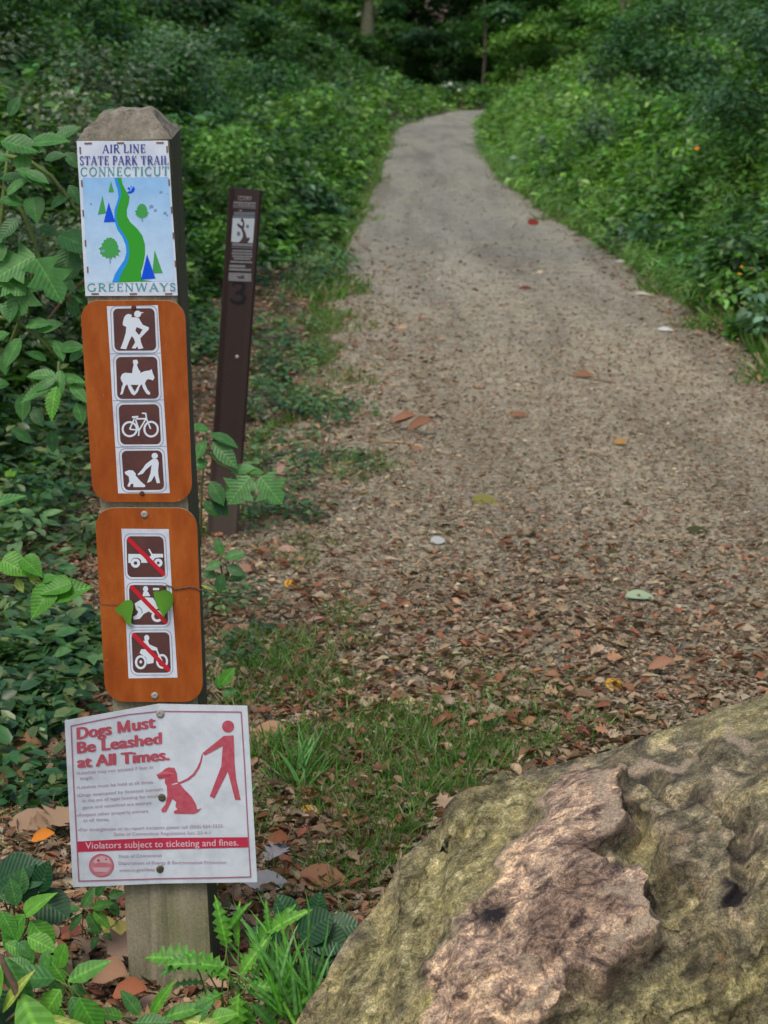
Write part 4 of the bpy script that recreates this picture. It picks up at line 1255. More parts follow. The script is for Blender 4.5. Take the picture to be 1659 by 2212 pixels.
for ln, ww in (([(1130, 830), (1220, 860), (1270, 905), (1230, 960), (1130, 1000)], 46), ([(700, 780), (830, 590), (930, 420)], 12), ([(980, 380), (1100, 380), (1400, 330)], 26), ([(860, 1040), (900, 1120), (820, 1200)], 50), ([(1100, 420), (1110, 600)], 60), ([(1540, 240), (1590, 275)], 34)):
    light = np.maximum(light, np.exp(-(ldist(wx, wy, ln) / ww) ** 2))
i_ = np.arange(nyg - 1)[:, None] * NXB + np.arange(NXB - 1)[None]
Fb = np.stack([i_, i_ + NXB, i_ + NXB + 1, i_ + 1], -1).reshape(-1, 4)
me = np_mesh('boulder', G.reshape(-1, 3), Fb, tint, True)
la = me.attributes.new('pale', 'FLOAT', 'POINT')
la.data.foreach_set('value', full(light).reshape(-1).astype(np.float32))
bmx = bmesh.new(); bmx.from_mesh(me)
es = [e for e in bmx.edges if e.is_boundary]
bmesh.ops.holes_fill(bmx, edges=es, sides=0)
bmesh.ops.recalc_face_normals(bmx, faces=bmx.faces)
bmx.to_mesh(me); bmx.free()
m, nt, b = newmat('lichened_stone')
v = coords(nt)
at_ = N(nt, 'ShaderNodeAttribute', attribute_name='tint')
pl = N(nt, 'ShaderNodeAttribute', attribute_name='pale')
sp3 = N(nt, 'ShaderNodeSeparateColor'); nt.links.new(at_.outputs['Color'], sp3.inputs[0])
nA = noise_tex(nt, 15, 9, 0.75, v, .6); nB = noise_tex(nt, 44, 10, 0.84, v, .3); nC = noise_tex(nt, 260, 5, 0.9, v); nD = noise_tex(nt, 22, 9, .78, coords(nt, (1, 1.6, .6)), 1.0)
base = ramp(nt, [(0.36, (0.075, 0.07, 0.055)), (0.46, (0.18, 0.165, 0.11)), (0.53, (0.30, 0.27, 0.175)), (0.61, (0.56, 0.47, 0.33))], nA).outputs[0]
pinkc = ramp(nt, [(0.36, (0.095, 0.07, 0.068)), (0.43, (0.27, 0.20, 0.165)), (0.50, (0.52, 0.38, 0.29)), (0.58, (0.86, 0.66, 0.47))], nD).outputs[0]
mossc = ramp(nt, [(0.36, (0.085, 0.08, 0.055)), (0.45, (0.225, 0.21, 0.105)), (0.53, (0.38, 0.355, 0.175)), (0.62, (0.60, 0.56, 0.37))], nB).outputs[0]
def masked(fac_socket, nz, lo, hi, k=0.9):
    a1 = N(nt, 'ShaderNodeMath', operation='MULTIPLY_ADD'); nt.links.new(nz, a1.inputs[0]); a1.inputs[1].default_value = k; nt.links.new(fac_socket, a1.inputs[2])
    r_ = N(nt, 'ShaderNodeMapRange'); nt.links.new(a1.outputs[0], r_.inputs[0]); r_.inputs[1].default_value = lo; r_.inputs[2].default_value = hi
    return r_.outputs[0]
rotm = N(nt, 'ShaderNodeMapping'); rotm.inputs['Rotation'].default_value = (0, 0, R(-42)); nt.links.new(v, rotm.inputs[0])
sclm = N(nt, 'ShaderNodeMapping'); sclm.inputs['Scale'].default_value = (.22, 1, 1); nt.links.new(rotm.outputs[0], sclm.inputs[0])
nS = noise_tex(nt, 42, 8, .78, sclm.outputs[0], .5)
streak = ramp(nt, [(.38, (.32, .29, .27)), (.48, (.95, .95, .95)), (.6, (1.35, 1.3, 1.2))], nS).outputs[0]
c = mix(nt, base, pinkc, masked(sp3.outputs[1], nB, .74, 1.25))
c = mix(nt, c, mossc, masked(sp3.outputs[0], nA, .80, 1.12))
c = mix(nt, c, streak, .9, 'MULTIPLY')
nW = noise_tex(nt, 11, 5, .65, sclm.outputs[0], .8)
c = mix(nt, c, ramp(nt, [(.36, (.50, .47, .46)), (.48, (1, 1, 1)), (.6, (1.32, 1.28, 1.15))], nW).outputs[0], .9, 'MULTIPLY')
nO = noise_tex(nt, 27, 7, .8, v, .4)
c = mix(nt, c, (0.40, 0.235, 0.115), ramp(nt, [(.57, (0, 0, 0)), (.66, (.6, .6, .6))], nO).outputs[0])
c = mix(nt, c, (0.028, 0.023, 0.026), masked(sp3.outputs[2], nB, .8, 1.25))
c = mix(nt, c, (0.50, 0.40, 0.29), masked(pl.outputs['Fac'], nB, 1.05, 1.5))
c = mix(nt, c, ramp(nt, [(0.38, (0.35, 0.33, 0.32)), (0.5, (1, 1, 1)), (0.62, (1.8, 1.7, 1.55))], nC).outputs[0], .85, 'MULTIPLY')
fl = noise_tex(nt, 95, 3, .8, coords(nt, (1, 1, 1)))
c = mix(nt, c, (0.36, 0.38, 0.36), ramp(nt, [(.66, (0, 0, 0)), (.72, (.7, .7, .7))], fl).outputs[0])
c = mix(nt, c, (0.022, 0.02, 0.016), ramp(nt, [(.30, (.8, .8, .8)), (.37, (0, 0, 0))], fl).outputs[0])
nt.links.new(c, b.inputs['Base Color']); b.inputs['Roughness'].default_value = 0.82; b.inputs['Specular IOR Level'].default_value = .3
hh = mix(nt, mix(nt, nB, nC, .5), nS, .3)
bump(nt, b, hh, 1.0, 0.011)
me.materials.append(m)
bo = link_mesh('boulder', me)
tag(bo, 'large boulder with yellow-green lichen and pinkish brown stone beside the trail', 'boulder')
BOULDER_FOOT = [(-.25, 2.3), (1.6, 2.3), (1.6, 3.35), (.3, 3.3), (-.2, 2.95)]
def in_boulder(x, y):
    return (y < 3.15) & (y > 2.1) & (x > (-0.16 + (y - 2.5) * .38))

# ---------------------------------------------------------------- leaf litter, chips, stones and grass
def palette(n, cols, jit=.18):
    cols = np.array(cols); k = rng.integers(0, len(cols), n)
    c = cols[k] * rng.uniform(1 - jit * 2, 1 + jit * 1.6, (n, 1))
    return np.clip(c * rng.uniform(1 - jit * .3, 1 + jit * .3, (n, 3)), 0.003, 1)
BROWNS = [(.30, .205, .125), (.23, .155, .095), (.36, .255, .16), (.17, .115, .07), (.29, .16, .09), (.26, .105, .06), (.37, .26, .18), (.12, .08, .055), (.41, .31, .20), (.34, .18, .105), (.24, .175, .11), (.30, .23, .145), (.21, .09, .055)]
CHIPS = [(.31, .26, .175), (.38, .325, .22), (.25, .20, .13), (.46, .39, .27), (.18, .14, .095), (.31, .23, .15), (.30, .26, .18)]
def vnoise(x, y, s, seed=0):
    return np.array([noise.noise(Vector((a_ * s + seed, b_ * s - seed, seed * 1.7))) for a_, b_ in zip(x, y)])
def litter_density(x, y):
    """relative cover of whole dead leaves"""
    el, er = edge_l(y), edge_r(y)
    d = x - el
    left = smooth((1.1 - d) / 1.5)                              # dies out across the trail
    fore = smooth((7.2 - y) / 3.0) * smooth((2.6 - d * .75) / 2.2)
    rightb = .8 * smooth((x - er + .55) / .5)
    g_ = vnoise(x, y, 2.1, 5) > -.02
    fore = fore * np.where(g_ & (y < 4.9) & (x < .95), .85, 1)
    return np.clip(np.maximum(np.maximum(left * .85, fore), rightb), 0.015, 1)
def sample_ground(n, x0, x1, y0, y1, dens, powr=1.6):
    out = []
    tot = 0
    while tot < n:
        u = rng.uniform(0, 1, n * 2)
        y = (y0 ** (1 - powr) + u * (y1 ** (1 - powr) - y0 ** (1 - powr))) ** (1 / (1 - powr))
        lo = np.maximum(x0, -0.24 * y - .3); hi = np.minimum(x1, 0.24 * y + .3)
        x = lo + rng.uniform(0, 1, n * 2) * (hi - lo)
        keep = (rng.uniform(0, 1, n * 2) < dens(x, y)) & ~in_boulder(x, y)
        p = np.stack([x[keep], y[keep]], 1); out.append(p); tot += len(p)
    return np.concatenate(out)[:n]
def ground_z(x, y, lift=.01):
    return np.maximum(terrain(x, y), 0) + lift
def lay(tpl, xy, L0, L1, cols, lift=.008, tilt=.35, W=None):
    n = len(xy)
    dist = np.maximum(1, xy[:, 1] / 7)
    Lk = rng.uniform(L0, L1, n) * dist ** .35
    P = np.stack([xy[:, 0], xy[:, 1], ground_z(xy[:, 0], xy[:, 1]) + rng.uniform(0.002, lift, n)], 1)
    th = rng.uniform(0, 2 * np.pi, n)
    D = np.stack([np.cos(th), np.sin(th), rng.normal(.05, .12, n)], 1)
    Nn = np.stack([rng.normal(0, tilt, n), rng.normal(0, tilt, n), np.ones(n)], 1)
    return stamp(tpl, P, D, Nn, Lk, palette(n, cols), W if W is None else rng.uniform(*W, n))
parts = []
xy = sample_ground(62000, -3.5, 3.2, 2.3, 18, litter_density, 1.7)
k = len(xy) // 4
parts.append(lay(T_MIDLEAF, xy[:k], .010, .034, BROWNS, .018, .38, (.7, 1.6)))
parts.append(lay(T_CURL, xy[k:int(1.5 * k)], .016, .040, BROWNS, .018, .4, (.6, 1.2)))
parts.append(lay(T_OAK, xy[2 * k:2 * k + k // 16], .03, .055, BROWNS, .03, .4))
parts.append(lay(T_MAPLE, xy[2 * k + k // 4:2 * k + k // 3 - k // 24], .025, .05, BROWNS, .03, .4))
parts.append(lay(T_LOW, xy[3 * k:], .015, .06, BROWNS + CHIPS, .015, .4, (.3, 1.3)))
V, F, C = merge(parts)
tag(link_mesh('leaf_litter', np_mesh('leaf_litter', V, F, C), None, [M['litter']]), 'brown and russet fallen leaves covering the trail edge and verge', 'leaf litter', kind='stuff')
# fragments: fine chips over the near trail, thinning away
def chip_density(x, y):
    d = (x - edge_l(y)) / (edge_r(y) - edge_l(y) + 1e-6)
    return np.clip(.16 + .84 * smooth((19 - y) / 12) * smooth(1.25 - d * .6) + .6 * smooth((d - .8) / .25) + .6 * smooth((.2 - d) / .25), 0.03, 1)
parts = []
xy = sample_ground(170000, -1.4, 3.0, 2.6, 30, chip_density, 1.75)
k = len(xy) // 2
parts.append(lay(T_LOW, xy[:k], .006, .022, CHIPS, .006, .4, (.5, 1.6)))
parts.append(lay(T_LOW, xy[k:], .008, .032, CHIPS + CHIPS + BROWNS, .008, .4, (.35, 1.2)))
V, F, C = merge(parts)
tag(link_mesh('trail_debris', np_mesh('trail_debris', V, F, C), None, [M['litter']]), 'fine leaf fragments and wood chips scattered over the trail', 'leaf debris', kind='stuff')
# stones
T_STONE = (np.array([(1, 0, 0), (-1, 0, 0), (0, 1, 0), (0, -1, 0), (0, 0, .6), (0, 0, -.6)]) * .5, [(0, 2, 4), (2, 1, 4), (1, 3, 4), (3, 0, 4)])
xy = sample_ground(24000, -1.0, 3.0, 2.8, 34, lambda x, y: np.where((x > edge_l(y)) & (x < edge_r(y) + .1), 1, 0.05), 1.9)
V, F, C = lay(T_STONE, xy, .004, .014, [(.25, .22, .18), (.33, .30, .26), (.17, .15, .13), (.40, .38, .35)], .004, .4, (.6, 1.2))
tag(link_mesh('trail_grit', np_mesh('trail_grit', V, F, C), None, [M['litter']]), 'small grit stones embedded in the trail surface', 'grit', kind='stuff')

# grass: patches of blades
GREENS = [(.08, .22, .03), (.11, .27, .04), (.07, .18, .03), (.14, .30, .05), (.20, .24, .09), (.25, .23, .12)]
def blades(xy, h0, h1, cols, lean=.6, wid=1.0):
    n = len(xy)
    P = np.stack([xy[:, 0], xy[:, 1], ground_z(xy[:, 0], xy[:, 1], 0)], 1)
    D = np.stack([rng.normal(0, lean, n), rng.normal(0, lean, n), np.ones(n)], 1)
    th = rng.uniform(0, 2 * np.pi, n)
    Nn = np.stack([np.cos(th), np.sin(th), np.zeros(n) + .3], 1)
    return stamp(T_BLADE, P, D, Nn, rng.uniform(h0, h1, n), palette(n, cols), np.full(n, wid))
def patch(cx, cy, rx, ry, n):
    r = np.sqrt(rng.uniform(0, 1, n)) ; th = rng.uniform(0, 2 * np.pi, n)
    rx_ = rx * (1 + .35 * np.sin(th * 3 + cx) + .2 * np.sin(th * 5 + cy))
    return np.stack([cx + rx_ * r * np.cos(th), cy + ry * r * np.sin(th)], 1)
spots = []
for (dx, dy, rx, ry, n, h) in [(700, 700, .14, .55, 900, 1.3), (690, 770, .10, .4, 600, 1.2), (760, 1020, .10, .25, 250, 1), (840, 1010, .08, .2, 120, .8), (700, 640, .12, .5, 400, 1.2),
                               (560, 1480, .12, .2, 700, 1), (640, 1420, .15, .2, 700, 1), (740, 1340, .05, .12, 160, 1), (560, 1420, .1, .2, 500, 1.), (690, 1500, .1, .14, 500, 1),
                               (960, 1570, .16, .14, 1000, .9), (1120, 1500, .15, .14, 700, .7), (820, 1590, .12, .14, 900, 1), (650, 1650, .09, .15, 1100, 1.25), (730, 1720, .12, .14, 900, 1), (900, 1650, .15, .12, 1100, 1),
                               (1030, 1650, .12, .09, 900, 1), (1150, 1590, .14, .1, 700, .8), (950, 1720, .08, .07, 500, 1.1), (820, 1810, .08, .1, 500, 1), (760, 1900, .08, .1, 500, 1), (880, 1760, .08, .1, 400, .9), (1280, 1560, .12, .08, 350, .7),
                               (640, 1200, .1, .2, 200, .9), (1000, 1450, .12, .12, 250, .7), (500, 1560, .05, .12, 250, 1.1), (540, 1780, .06, .14, 250, 1)]:
    g = gnd(dx, dy)
    spots.append(blades(patch(g.x, g.y, rx * 1.15, ry * 1.15, int(n * 1.35)), .025 * h, .075 * h, GREENS, .8, .85))
xy = sample_ground(11000, -2.2, 3, 2.9, 13, lambda x, y: np.clip(.55 * smooth((.45 - (x - edge_l(y))) / .6) + .9 * smooth((4.9 - y) / 1.0) * smooth((.95 - x) / .5), 0.0, 1) * (vnoise(x, y, 2.1, 5) > -.02), 1.9)
spots.append(blades(xy, .025, .065, GREENS + [(.22, .22, .10)], .95, .8))
er = rng.uniform(9, 34, 9000)
xr = edge_r(er) + np.abs(rng.normal(0, .22, 9000)) - .12
spots.append(blades(np.stack([xr, er], 1), .06, .20, GREENS, .5, 1.5))
er = rng.uniform(13, 40, 6000); xr = edge_l(er) - np.abs(rng.normal(0, .2, 6000)) + .1
spots.append(blades(np.stack([xr, er], 1), .06, .16, GREENS, .5, 1.5))
def ragged(edge, sgn, y0, y1, n, h0, h1, cols):
    y = y0 * (y1 / y0) ** rng.uniform(0, 1, n)
    e = edge(y)
    k = vnoise(y, y * 0, 1.1, 21) * .55 + vnoise(y, y * 0, 3.3, 23) * .35
    x = e + sgn * (.05 + np.maximum(-.1, k)) * rng.uniform(0, 1, n) ** .7 - sgn * .08
    return blades(np.stack([x, y], 1), h0, h1, cols, .75, 1.3)
spots.append(ragged(edge_r, -1, 9.5, 60, 9000, .04, .15, GREENS))
spots.append(ragged(edge_l, 1, 13, 60, 8000, .04, .13, GREENS))
spots.append(ragged(edge_l, 1, 5.5, 15, 3500, .025, .08, GREENS))
V, F, C = merge(spots)
tag(link_mesh('grass', np_mesh('grass', V, F, C), None, [M['leaf']]), 'short green grass in patches beside the trail', 'grass', kind='stuff')

# ---------------------------------------------------------------- undergrowth banks
VEG = [(.065, .17, .03), (.085, .22, .035), (.05, .135, .028), (.12, .26, .05), (.09, .19, .045)]
VEG_BLUE = [(.06, .155, .05), (.075, .19, .07), (.045, .125, .042), (.13, .23, .13)]
VEG_LIGHT = [(.125, .28, .045), (.165, .33, .06), (.105, .24, .04), (.19, .34, .09)]
VEG_GREY = [(.13, .18, .095), (.17, .21, .13), (.09, .14, .07), (.06, .12, .045), (.22, .24, .17)]
def plants(n, xf, y0, y1, hf, per, leafL, colf, powr=1.5, tpl=T_LOW, spread=.20, cover=None):
    """n stems in a strip; leaves set round every stem, nearer the top; all real size"""
    u = rng.uniform(0, 1, n)
    y = (y0 ** (1 - powr) + u * (y1 ** (1 - powr) - y0 ** (1 - powr))) ** (1 / (1 - powr))
    x = xf(y, rng.uniform(0, 1, n))
    h = hf(x, y) * rng.uniform(.65, 1.2, n)
    keep = h > .04
    x, y, h = x[keep], y[keep], h[keep]; n = len(x)
    base = np.stack([x, y, terrain(x, y)], 1)
    dist = np.clip(y / 11, 1, 5)
    m_ = np.maximum(6, (per / dist ** .7 * (0.5 + h)).astype(int))
    idx = np.repeat(np.arange(n), m_)
    k = len(idx)
    f = rng.uniform(.12, 1, k) ** .65
    th = rng.uniform(0, 2 * np.pi, k)
    rad = spread * (0.25 + .75 * rng.uniform(0, 1, k)) * (1.15 - .55 * f) * np.minimum(1.5, h[idx] + .35)
    lean = rng.normal(0, .12, (n, 2))
    P = base[idx].copy()
    P[:, 0] += rad * np.cos(th) + lean[idx, 0] * f * h[idx]; P[:, 1] += rad * np.sin(th) + lean[idx, 1] * f * h[idx]; P[:, 2] += f * h[idx]
    D = np.stack([np.cos(th), np.sin(th), rng.normal(-.1, .35, k)], 1)
    Nn = np.stack([np.cos(th) * .35 + rng.normal(0, .35, k), np.sin(th) * .35 + rng.normal(0, .35, k), np.ones(k)], 1)
    L = leafL * rng.uniform(.6, 1.35, k) * dist[idx] ** .62
    pc = colf(x, y)                                   # per plant colour
    C = pc[idx] * rng.uniform(.5, 1.65, (k, 1)) * rng.uniform(.9, 1.1, (k, 3))
    return stamp(tpl, P, D, Nn, L, C)
def stems_of(n, xf, y0, y1, h0, h1, col):
    y = rng.uniform(y0, y1, n); x = xf(y, rng.uniform(0, 1, n))
    P = np.stack([x, y, terrain(x, y)], 1)
    D = np.stack([rng.normal(0, .15, n), rng.normal(0, .15, n), np.ones(n)], 1)
    Nn = np.stack([rng.normal(0, 1, n), rng.normal(0, 1, n), np.zeros(n)], 1)
    return stamp(T_BLADE, P, D, Nn, rng.uniform(h0, h1, n), palette(n, col), np.full(n, .25))
def cr(x, y):
    n = len(x); c = palette(n, VEG); l = palette(n, VEG_LIGHT); bl = palette(n, VEG_BLUE)
    sel = vnoise(x, y, .45, 3) > .05
    band = (x - edge_r(y) < 3.4) & (y > 17) & (rng.uniform(0, 1, n) < .8)
    c[sel] = bl[sel]; c[band] = l[band]
    return c
def cl(x, y):
    n = len(x); c = palette(n, VEG); l = palette(n, VEG_LIGHT); bl = palette(n, VEG_BLUE)
    sel = vnoise(x, y, .5, 9) > .1
    band = (edge_l(y) - x < 1.6) & (y > 24) & (rng.uniform(0, 1, n) < .7)
    c[sel] = bl[sel]; c[band] = l[band]
    return c
hr = lambda x, y: .10 + .75 * smooth((x - edge_r(y) + .15) / 1.3) + .42 * vnoise(x, y, .8, 2) + .30 * vnoise(x, y, 2.0, 4)
hl = lambda x, y: .10 + .80 * smooth((edge_l(y) - np.interp(y, [5, 9, 14, 17], [.7, .9, .75, .1]) - x + .1) / 1.2) + .42 * vnoise(x, y, .8, 6) + .30 * vnoise(x, y, 2.0, 8)
parts = [plants(1500, lambda y, u: edge_r(y) - .05 + 5.5 * u ** 1.3, 9.5, 22, hr, 105, .066, cr, 1.3, T_MIDLEAF),
         plants(1900, lambda y, u: edge_r(y) - .05 + 8 * u ** 1.3, 22, 76, hr, 80, .068, cr, 1.3)]
parts.append(plants(1500, lambda y, u: edge_r(y) - .15 + 3.2 * u ** 1.3, 12, 76, lambda x, y: .25 + .55 * smooth((x - edge_r(y)) / .8), 70, .085, lambda x, y: palette(len(x), VEG_LIGHT), 1.2, T_BLADE, .12))
V, F, C = merge(parts)
tag(link_mesh('right_undergrowth', np_mesh('right_undergrowth', V, F, C), None, [M['leaf']]), 'dense green undergrowth along the right side of the trail', 'undergrowth', kind='stuff')
parts = [plants(1300, lambda y, u: edge_l(y) - np.interp(y, [5, 9, 14, 17], [.75, .95, .8, .12]) - 4.5 * u ** 1.2, 6.8, 18, hl, 75, .085, cl, 1.3, T_MIDLEAF),
         plants(1900, lambda y, u: edge_l(y) - .05 - 7 * u ** 1.3, 16.5, 76, hl, 80, .068, cl, 1.4)]
V, F, C = merge(parts)
tag(link_mesh('left_undergrowth', np_mesh('left_undergrowth', V, F, C), None, [M['leaf']]), 'dense green undergrowth along the left side of the trail', 'undergrowth', kind='stuff')
# low ivy and seedlings on the verge near the posts
def clow(x, y): return palette(len(x), [(.04, .12, .04), (.06, .16, .05), (.09, .20, .06), (.03, .09, .035), (.12, .21, .09), (.16, .22, .08), (.08, .14, .05)])
parts = []
def verge(n, cx, cy, rx, ry, h, L):
    p = patch(cx, cy, rx, ry, n)
    m_ = 16; idx = np.repeat(np.arange(n), m_); k = len(idx)
    th = rng.uniform(0, 6.28, k); f = rng.uniform(.1, 1, k); rad = rng.uniform(.01, .06, k)
    P = np.stack([p[idx, 0] + rad * np.cos(th), p[idx, 1] + rad * np.sin(th), ground_z(p[idx, 0], p[idx, 1], .01) + f * h], 1)
    D = np.stack([np.cos(th), np.sin(th), rng.normal(0, .3, k)], 1); Nn = np.stack([rng.normal(0, .35, k), rng.normal(-.1, .35, k), np.ones(k)], 1)
    pc = clow(p[:, 0], p[:, 1])[idx] * rng.uniform(.75, 1.3, (k, 1))
    parts.append(stamp(T_MIDLEAF, P, D, Nn, rng.uniform(.6, 1.3, k) * L, pc))
for (dx, dy, rx, ry, n, h, L) in [(620, 800, .16, .6, 45, .10, .05), (560, 880, .15, .5, 40, .10, .045), (700, 900, .12, .4, 26, .07, .04), (640, 1040, .12, .3, 24, .07, .035), (560, 1120, .12, .25, 26, .08, .035), (650, 1110, .08, .2, 14, .06, .035),
                                  (560, 640, .3, 1.2, 50, .12, .055), (700, 590, .2, 1.5, 40, .12, .055), (740, 900, .1, .3, 14, .05, .035), (810, 1010, .1, .2, 10, .04, .03), (720, 1000, .08, .2, 14, .05, .03), (590, 740, .2, .6, 30, .12, .05), (660, 880, .12, .4, 24, .08, .04), (520, 1440, .06, .1, 10, .05, .03), (100, 1110, .16, .4, 26, .18, .045), (40, 1180, .12, .3, 16, .12, .045), (170, 1190, .06, .2, 8, .08, .04), (60, 1720, .08, .12, 8, .05, .035), (600, 970, .1, .3, 14, .06, .035), (560, 1010, .06, .15, 8, .06, .035), (470, 1330, .03, .1, 5, .06, .03), (540, 1330, .05, .1, 6, .04, .025), (20, 1300, .1, .3, 12, .10, .045), (420, 760, .3, 1.0, 60, .15, .055), (60, 1420, .12, .3, 26, .10, .05), (120, 1500, .10, .3, 26, .08, .045), (40, 1600, .10, .25, 20, .08, .05), (150, 1420, .08, .2, 16, .08, .045), (190, 1700, .05, .12, 7, .05, .04),
                                  (100, 1000, .35, .6, 46, .28, .05), (60, 850, .4, .8, 50, .45, .05), (150, 700, .5, .9, 50, .55, .055), (500, 1290, .06, .1, 6, .06, .03), (540, 1390, .06, .1, 6, .05, .03)]:
    g = gnd(dx, dy); k_ = .55 if dx > 480 and dy > 620 else 1.3; verge(max(3, int(n * k_)), g.x, g.y, rx * 1.1, ry * 1.1, h, L * (1.25 if dx < 250 else 1))
V, F, C = merge(parts)
tag(link_mesh('ground_ivy', np_mesh('ground_ivy', V, F, C), None, [M['leaf']]), 'low dark green leafy ground cover around the foot of the marker post', 'ground cover', kind='stuff')
# ---------------------------------------------------------------- shrubs and trees
def foliage_cloud(centers, radii, n, leafL, cols, tpl=T_LOW, flat=.7, shell=.55):
    centers = np.array(centers); radii = np.array(radii)
    w = radii ** 2; k = rng.choice(len(centers), n, p=w / w.sum())
    d = rng.normal(0, 1, (n, 3)); d /= np.linalg.norm(d, axis=1, keepdims=True)
    r = radii[k] * (shell + (1 - shell) * rng.uniform(0, 1, n)) * rng.uniform(.8, 1.12, n)
    P = centers[k] + d * r[:, None] * np.array([1, 1, flat])
    th = np.arctan2(d[:, 1], d[:, 0]) + rng.normal(0, .7, n)
    D = np.stack([np.cos(th), np.sin(th), rng.normal(-.25, .3, n)], 1)
    Nn = np.stack([d[:, 0] * .5 + rng.normal(0, .3, n), d[:, 1] * .5 + rng.normal(0, .3, n), np.ones(n)], 1)
    cc = palette(len(centers), cols)
    C = cc[k] * rng.uniform(.7, 1.3, (n, 1)) * rng.uniform(.94, 1.06, (n, 3))
    return stamp(tpl, P, D, Nn, leafL * rng.uniform(.6, 1.3, n), C)
def shrub(x, y, w, h, label, cols, n=5200, leafL=.06, stems=5, tpl=T_LOW, name='shrub', cat='shrub', group='shrubs on the trail banks', clumps=26, base=.25):
    z = float(terrain(x, y))
    t = thing(name, label, cat, (x, y, z), group)
    cen, rad = [], []
    for i in range(clumps):
        a_ = random.uniform(0, 6.28); r = math.sqrt(random.random()) * w * .5
        hh = h * (base + (1 - base) * random.random() ** .8) * (1 - .35 * (r / (w * .5)) ** 2)
        cen.append((r * math.cos(a_), r * math.sin(a_), hh)); rad.append(w * random.uniform(.10, .19))
    V, F, C = foliage_cloud(cen, rad, n, leafL, cols, tpl, .65, .25)
    me = np_mesh('foliage', V, F, C); me.materials.append(M['leaf'])
    o = bpy.data.objects.new('foliage', me); COL.objects.link(o); o.parent = t; o['kind'] = 'stuff'
    for i in range(stems):
        c_ = cen[random.randrange(len(cen))]
        b0 = Vector((random.uniform(-.08, .08), random.uniform(-.08, .08), -.05))
        pts = curve_pts(b0, Vector(c_), .0, 6, .03)
        V_, F_, cp = tube_arrays(pts, [.014 * (1 - .7 * q / 5) for q in range(6)], 5)
        me = bpy.data.meshes.new('stem'); me.from_pydata([tuple(q) for q in V_], [], F_ + cp)
        me.materials.append(M['twig'])
        s_ = bpy.data.objects.new('stem', me); COL.objects.link(s_); s_.parent = t
    return t
def tree(x, y, h, r, label, cols, bark='bark', crown=(.45, 1.0), cw=1.8, n=7000, leafL=.11, lean=(0, 0), name='tree', group='trees behind the trail', nb=7):
    z = float(terrain(x, y))
    t = thing(name, label, 'tree', (x, y, z), group)
    top = Vector((lean[0], lean[1], h))
    pts = curve_pts((0, 0, -.15), top, 0, 10, .05)
    V_, F_, cp = tube_arrays(pts, [r * (1.25 if q == 0 else 1 - .8 * q / 9) for q in range(10)], 9)
    me = bpy.data.meshes.new('trunk'); me.from_pydata([tuple(q) for q in V_], [], F_ + cp)
    for p in me.polygons: p.use_smooth = True
    me.materials.append(M[bark]); o = bpy.data.objects.new('trunk', me); COL.objects.link(o); o.parent = t
    cen, rad = [], []
    for i in range(nb):
        f = crown[0] * .8 + (0.95 - crown[0] * .8) * (i / nb); b0 = Vector((0, 0, 0)).lerp(top, f)
        a_ = i * 2.4 + random.random(); L_ = cw * random.uniform(.55, 1.0) * (1.15 - .5 * f)
        b1 = b0 + Vector((math.cos(a_) * L_, math.sin(a_) * L_, random.uniform(-.1, .35) * L_))
        pp = curve_pts(b0, b1, .08 * L_, 6, .04)
        V_, F_, cp = tube_arrays(pp, [r * .38 * (1 - .8 * q / 5) for q in range(6)], 5)
        me = bpy.data.meshes.new('branch'); me.from_pydata([tuple(q) for q in V_], [], F_ + cp)
        me.materials.append(M[bark]); o = bpy.data.objects.new('branch', me); COL.objects.link(o); o.parent = t
        for q in (2, 3, 4, 5):
            p = pp[q] + Vector((random.uniform(-.3, .3), random.uniform(-.3, .3), random.uniform(-.15, .3)))
            cen.append(tuple(p)); rad.append(random.uniform(.25, .5) * cw * .42)
    V, F, C = foliage_cloud(cen, rad, n, leafL, cols, T_LOW, .55, .2)
    me = np_mesh('crown', V, F, C); me.materials.append(M['leaf'])
    o = bpy.data.objects.new('crown', me); COL.objects.link(o); o.parent = t; o['kind'] = 'stuff'
    return t
DK = [(.045, .115, .032), (.055, .145, .042), (.05, .125, .035)]
# left bank, above the post
shrub(-1.9, 8.6, 1.7, 1.25, 'pale grey-green seeding bush at the upper left edge of the picture', VEG_GREY, 9000, .036, 6, T_LOW, clumps=40)
shrub(-2.6, 11.5, 2.3, 1.6, 'dusty grey-green bush standing behind the top of the timber post', VEG_GREY, 9500, .045, 6, clumps=40)
shrub(-1.7, 13.5, 1.8, 1.25, 'dark leafy bush right of the timber post top, beyond the marker post', VEG, 8000, .05, 5)
shrub(-2.2, 19, 2.4, 1.9, 'mid-green bush on the left bank halfway to the bend', VEG_BLUE, 8000, .07, 5)
shrub(-1.7, 26, 2.2, 1.5, 'fresh green bush on the left bank close to the narrow part of the trail', VEG, 7000, .08, 5)
shrub(-3.6, 17, 2.6, 2.4, 'tall dark bush high on the left bank behind the grey-green bushes', DK, 9000, .07, 6)
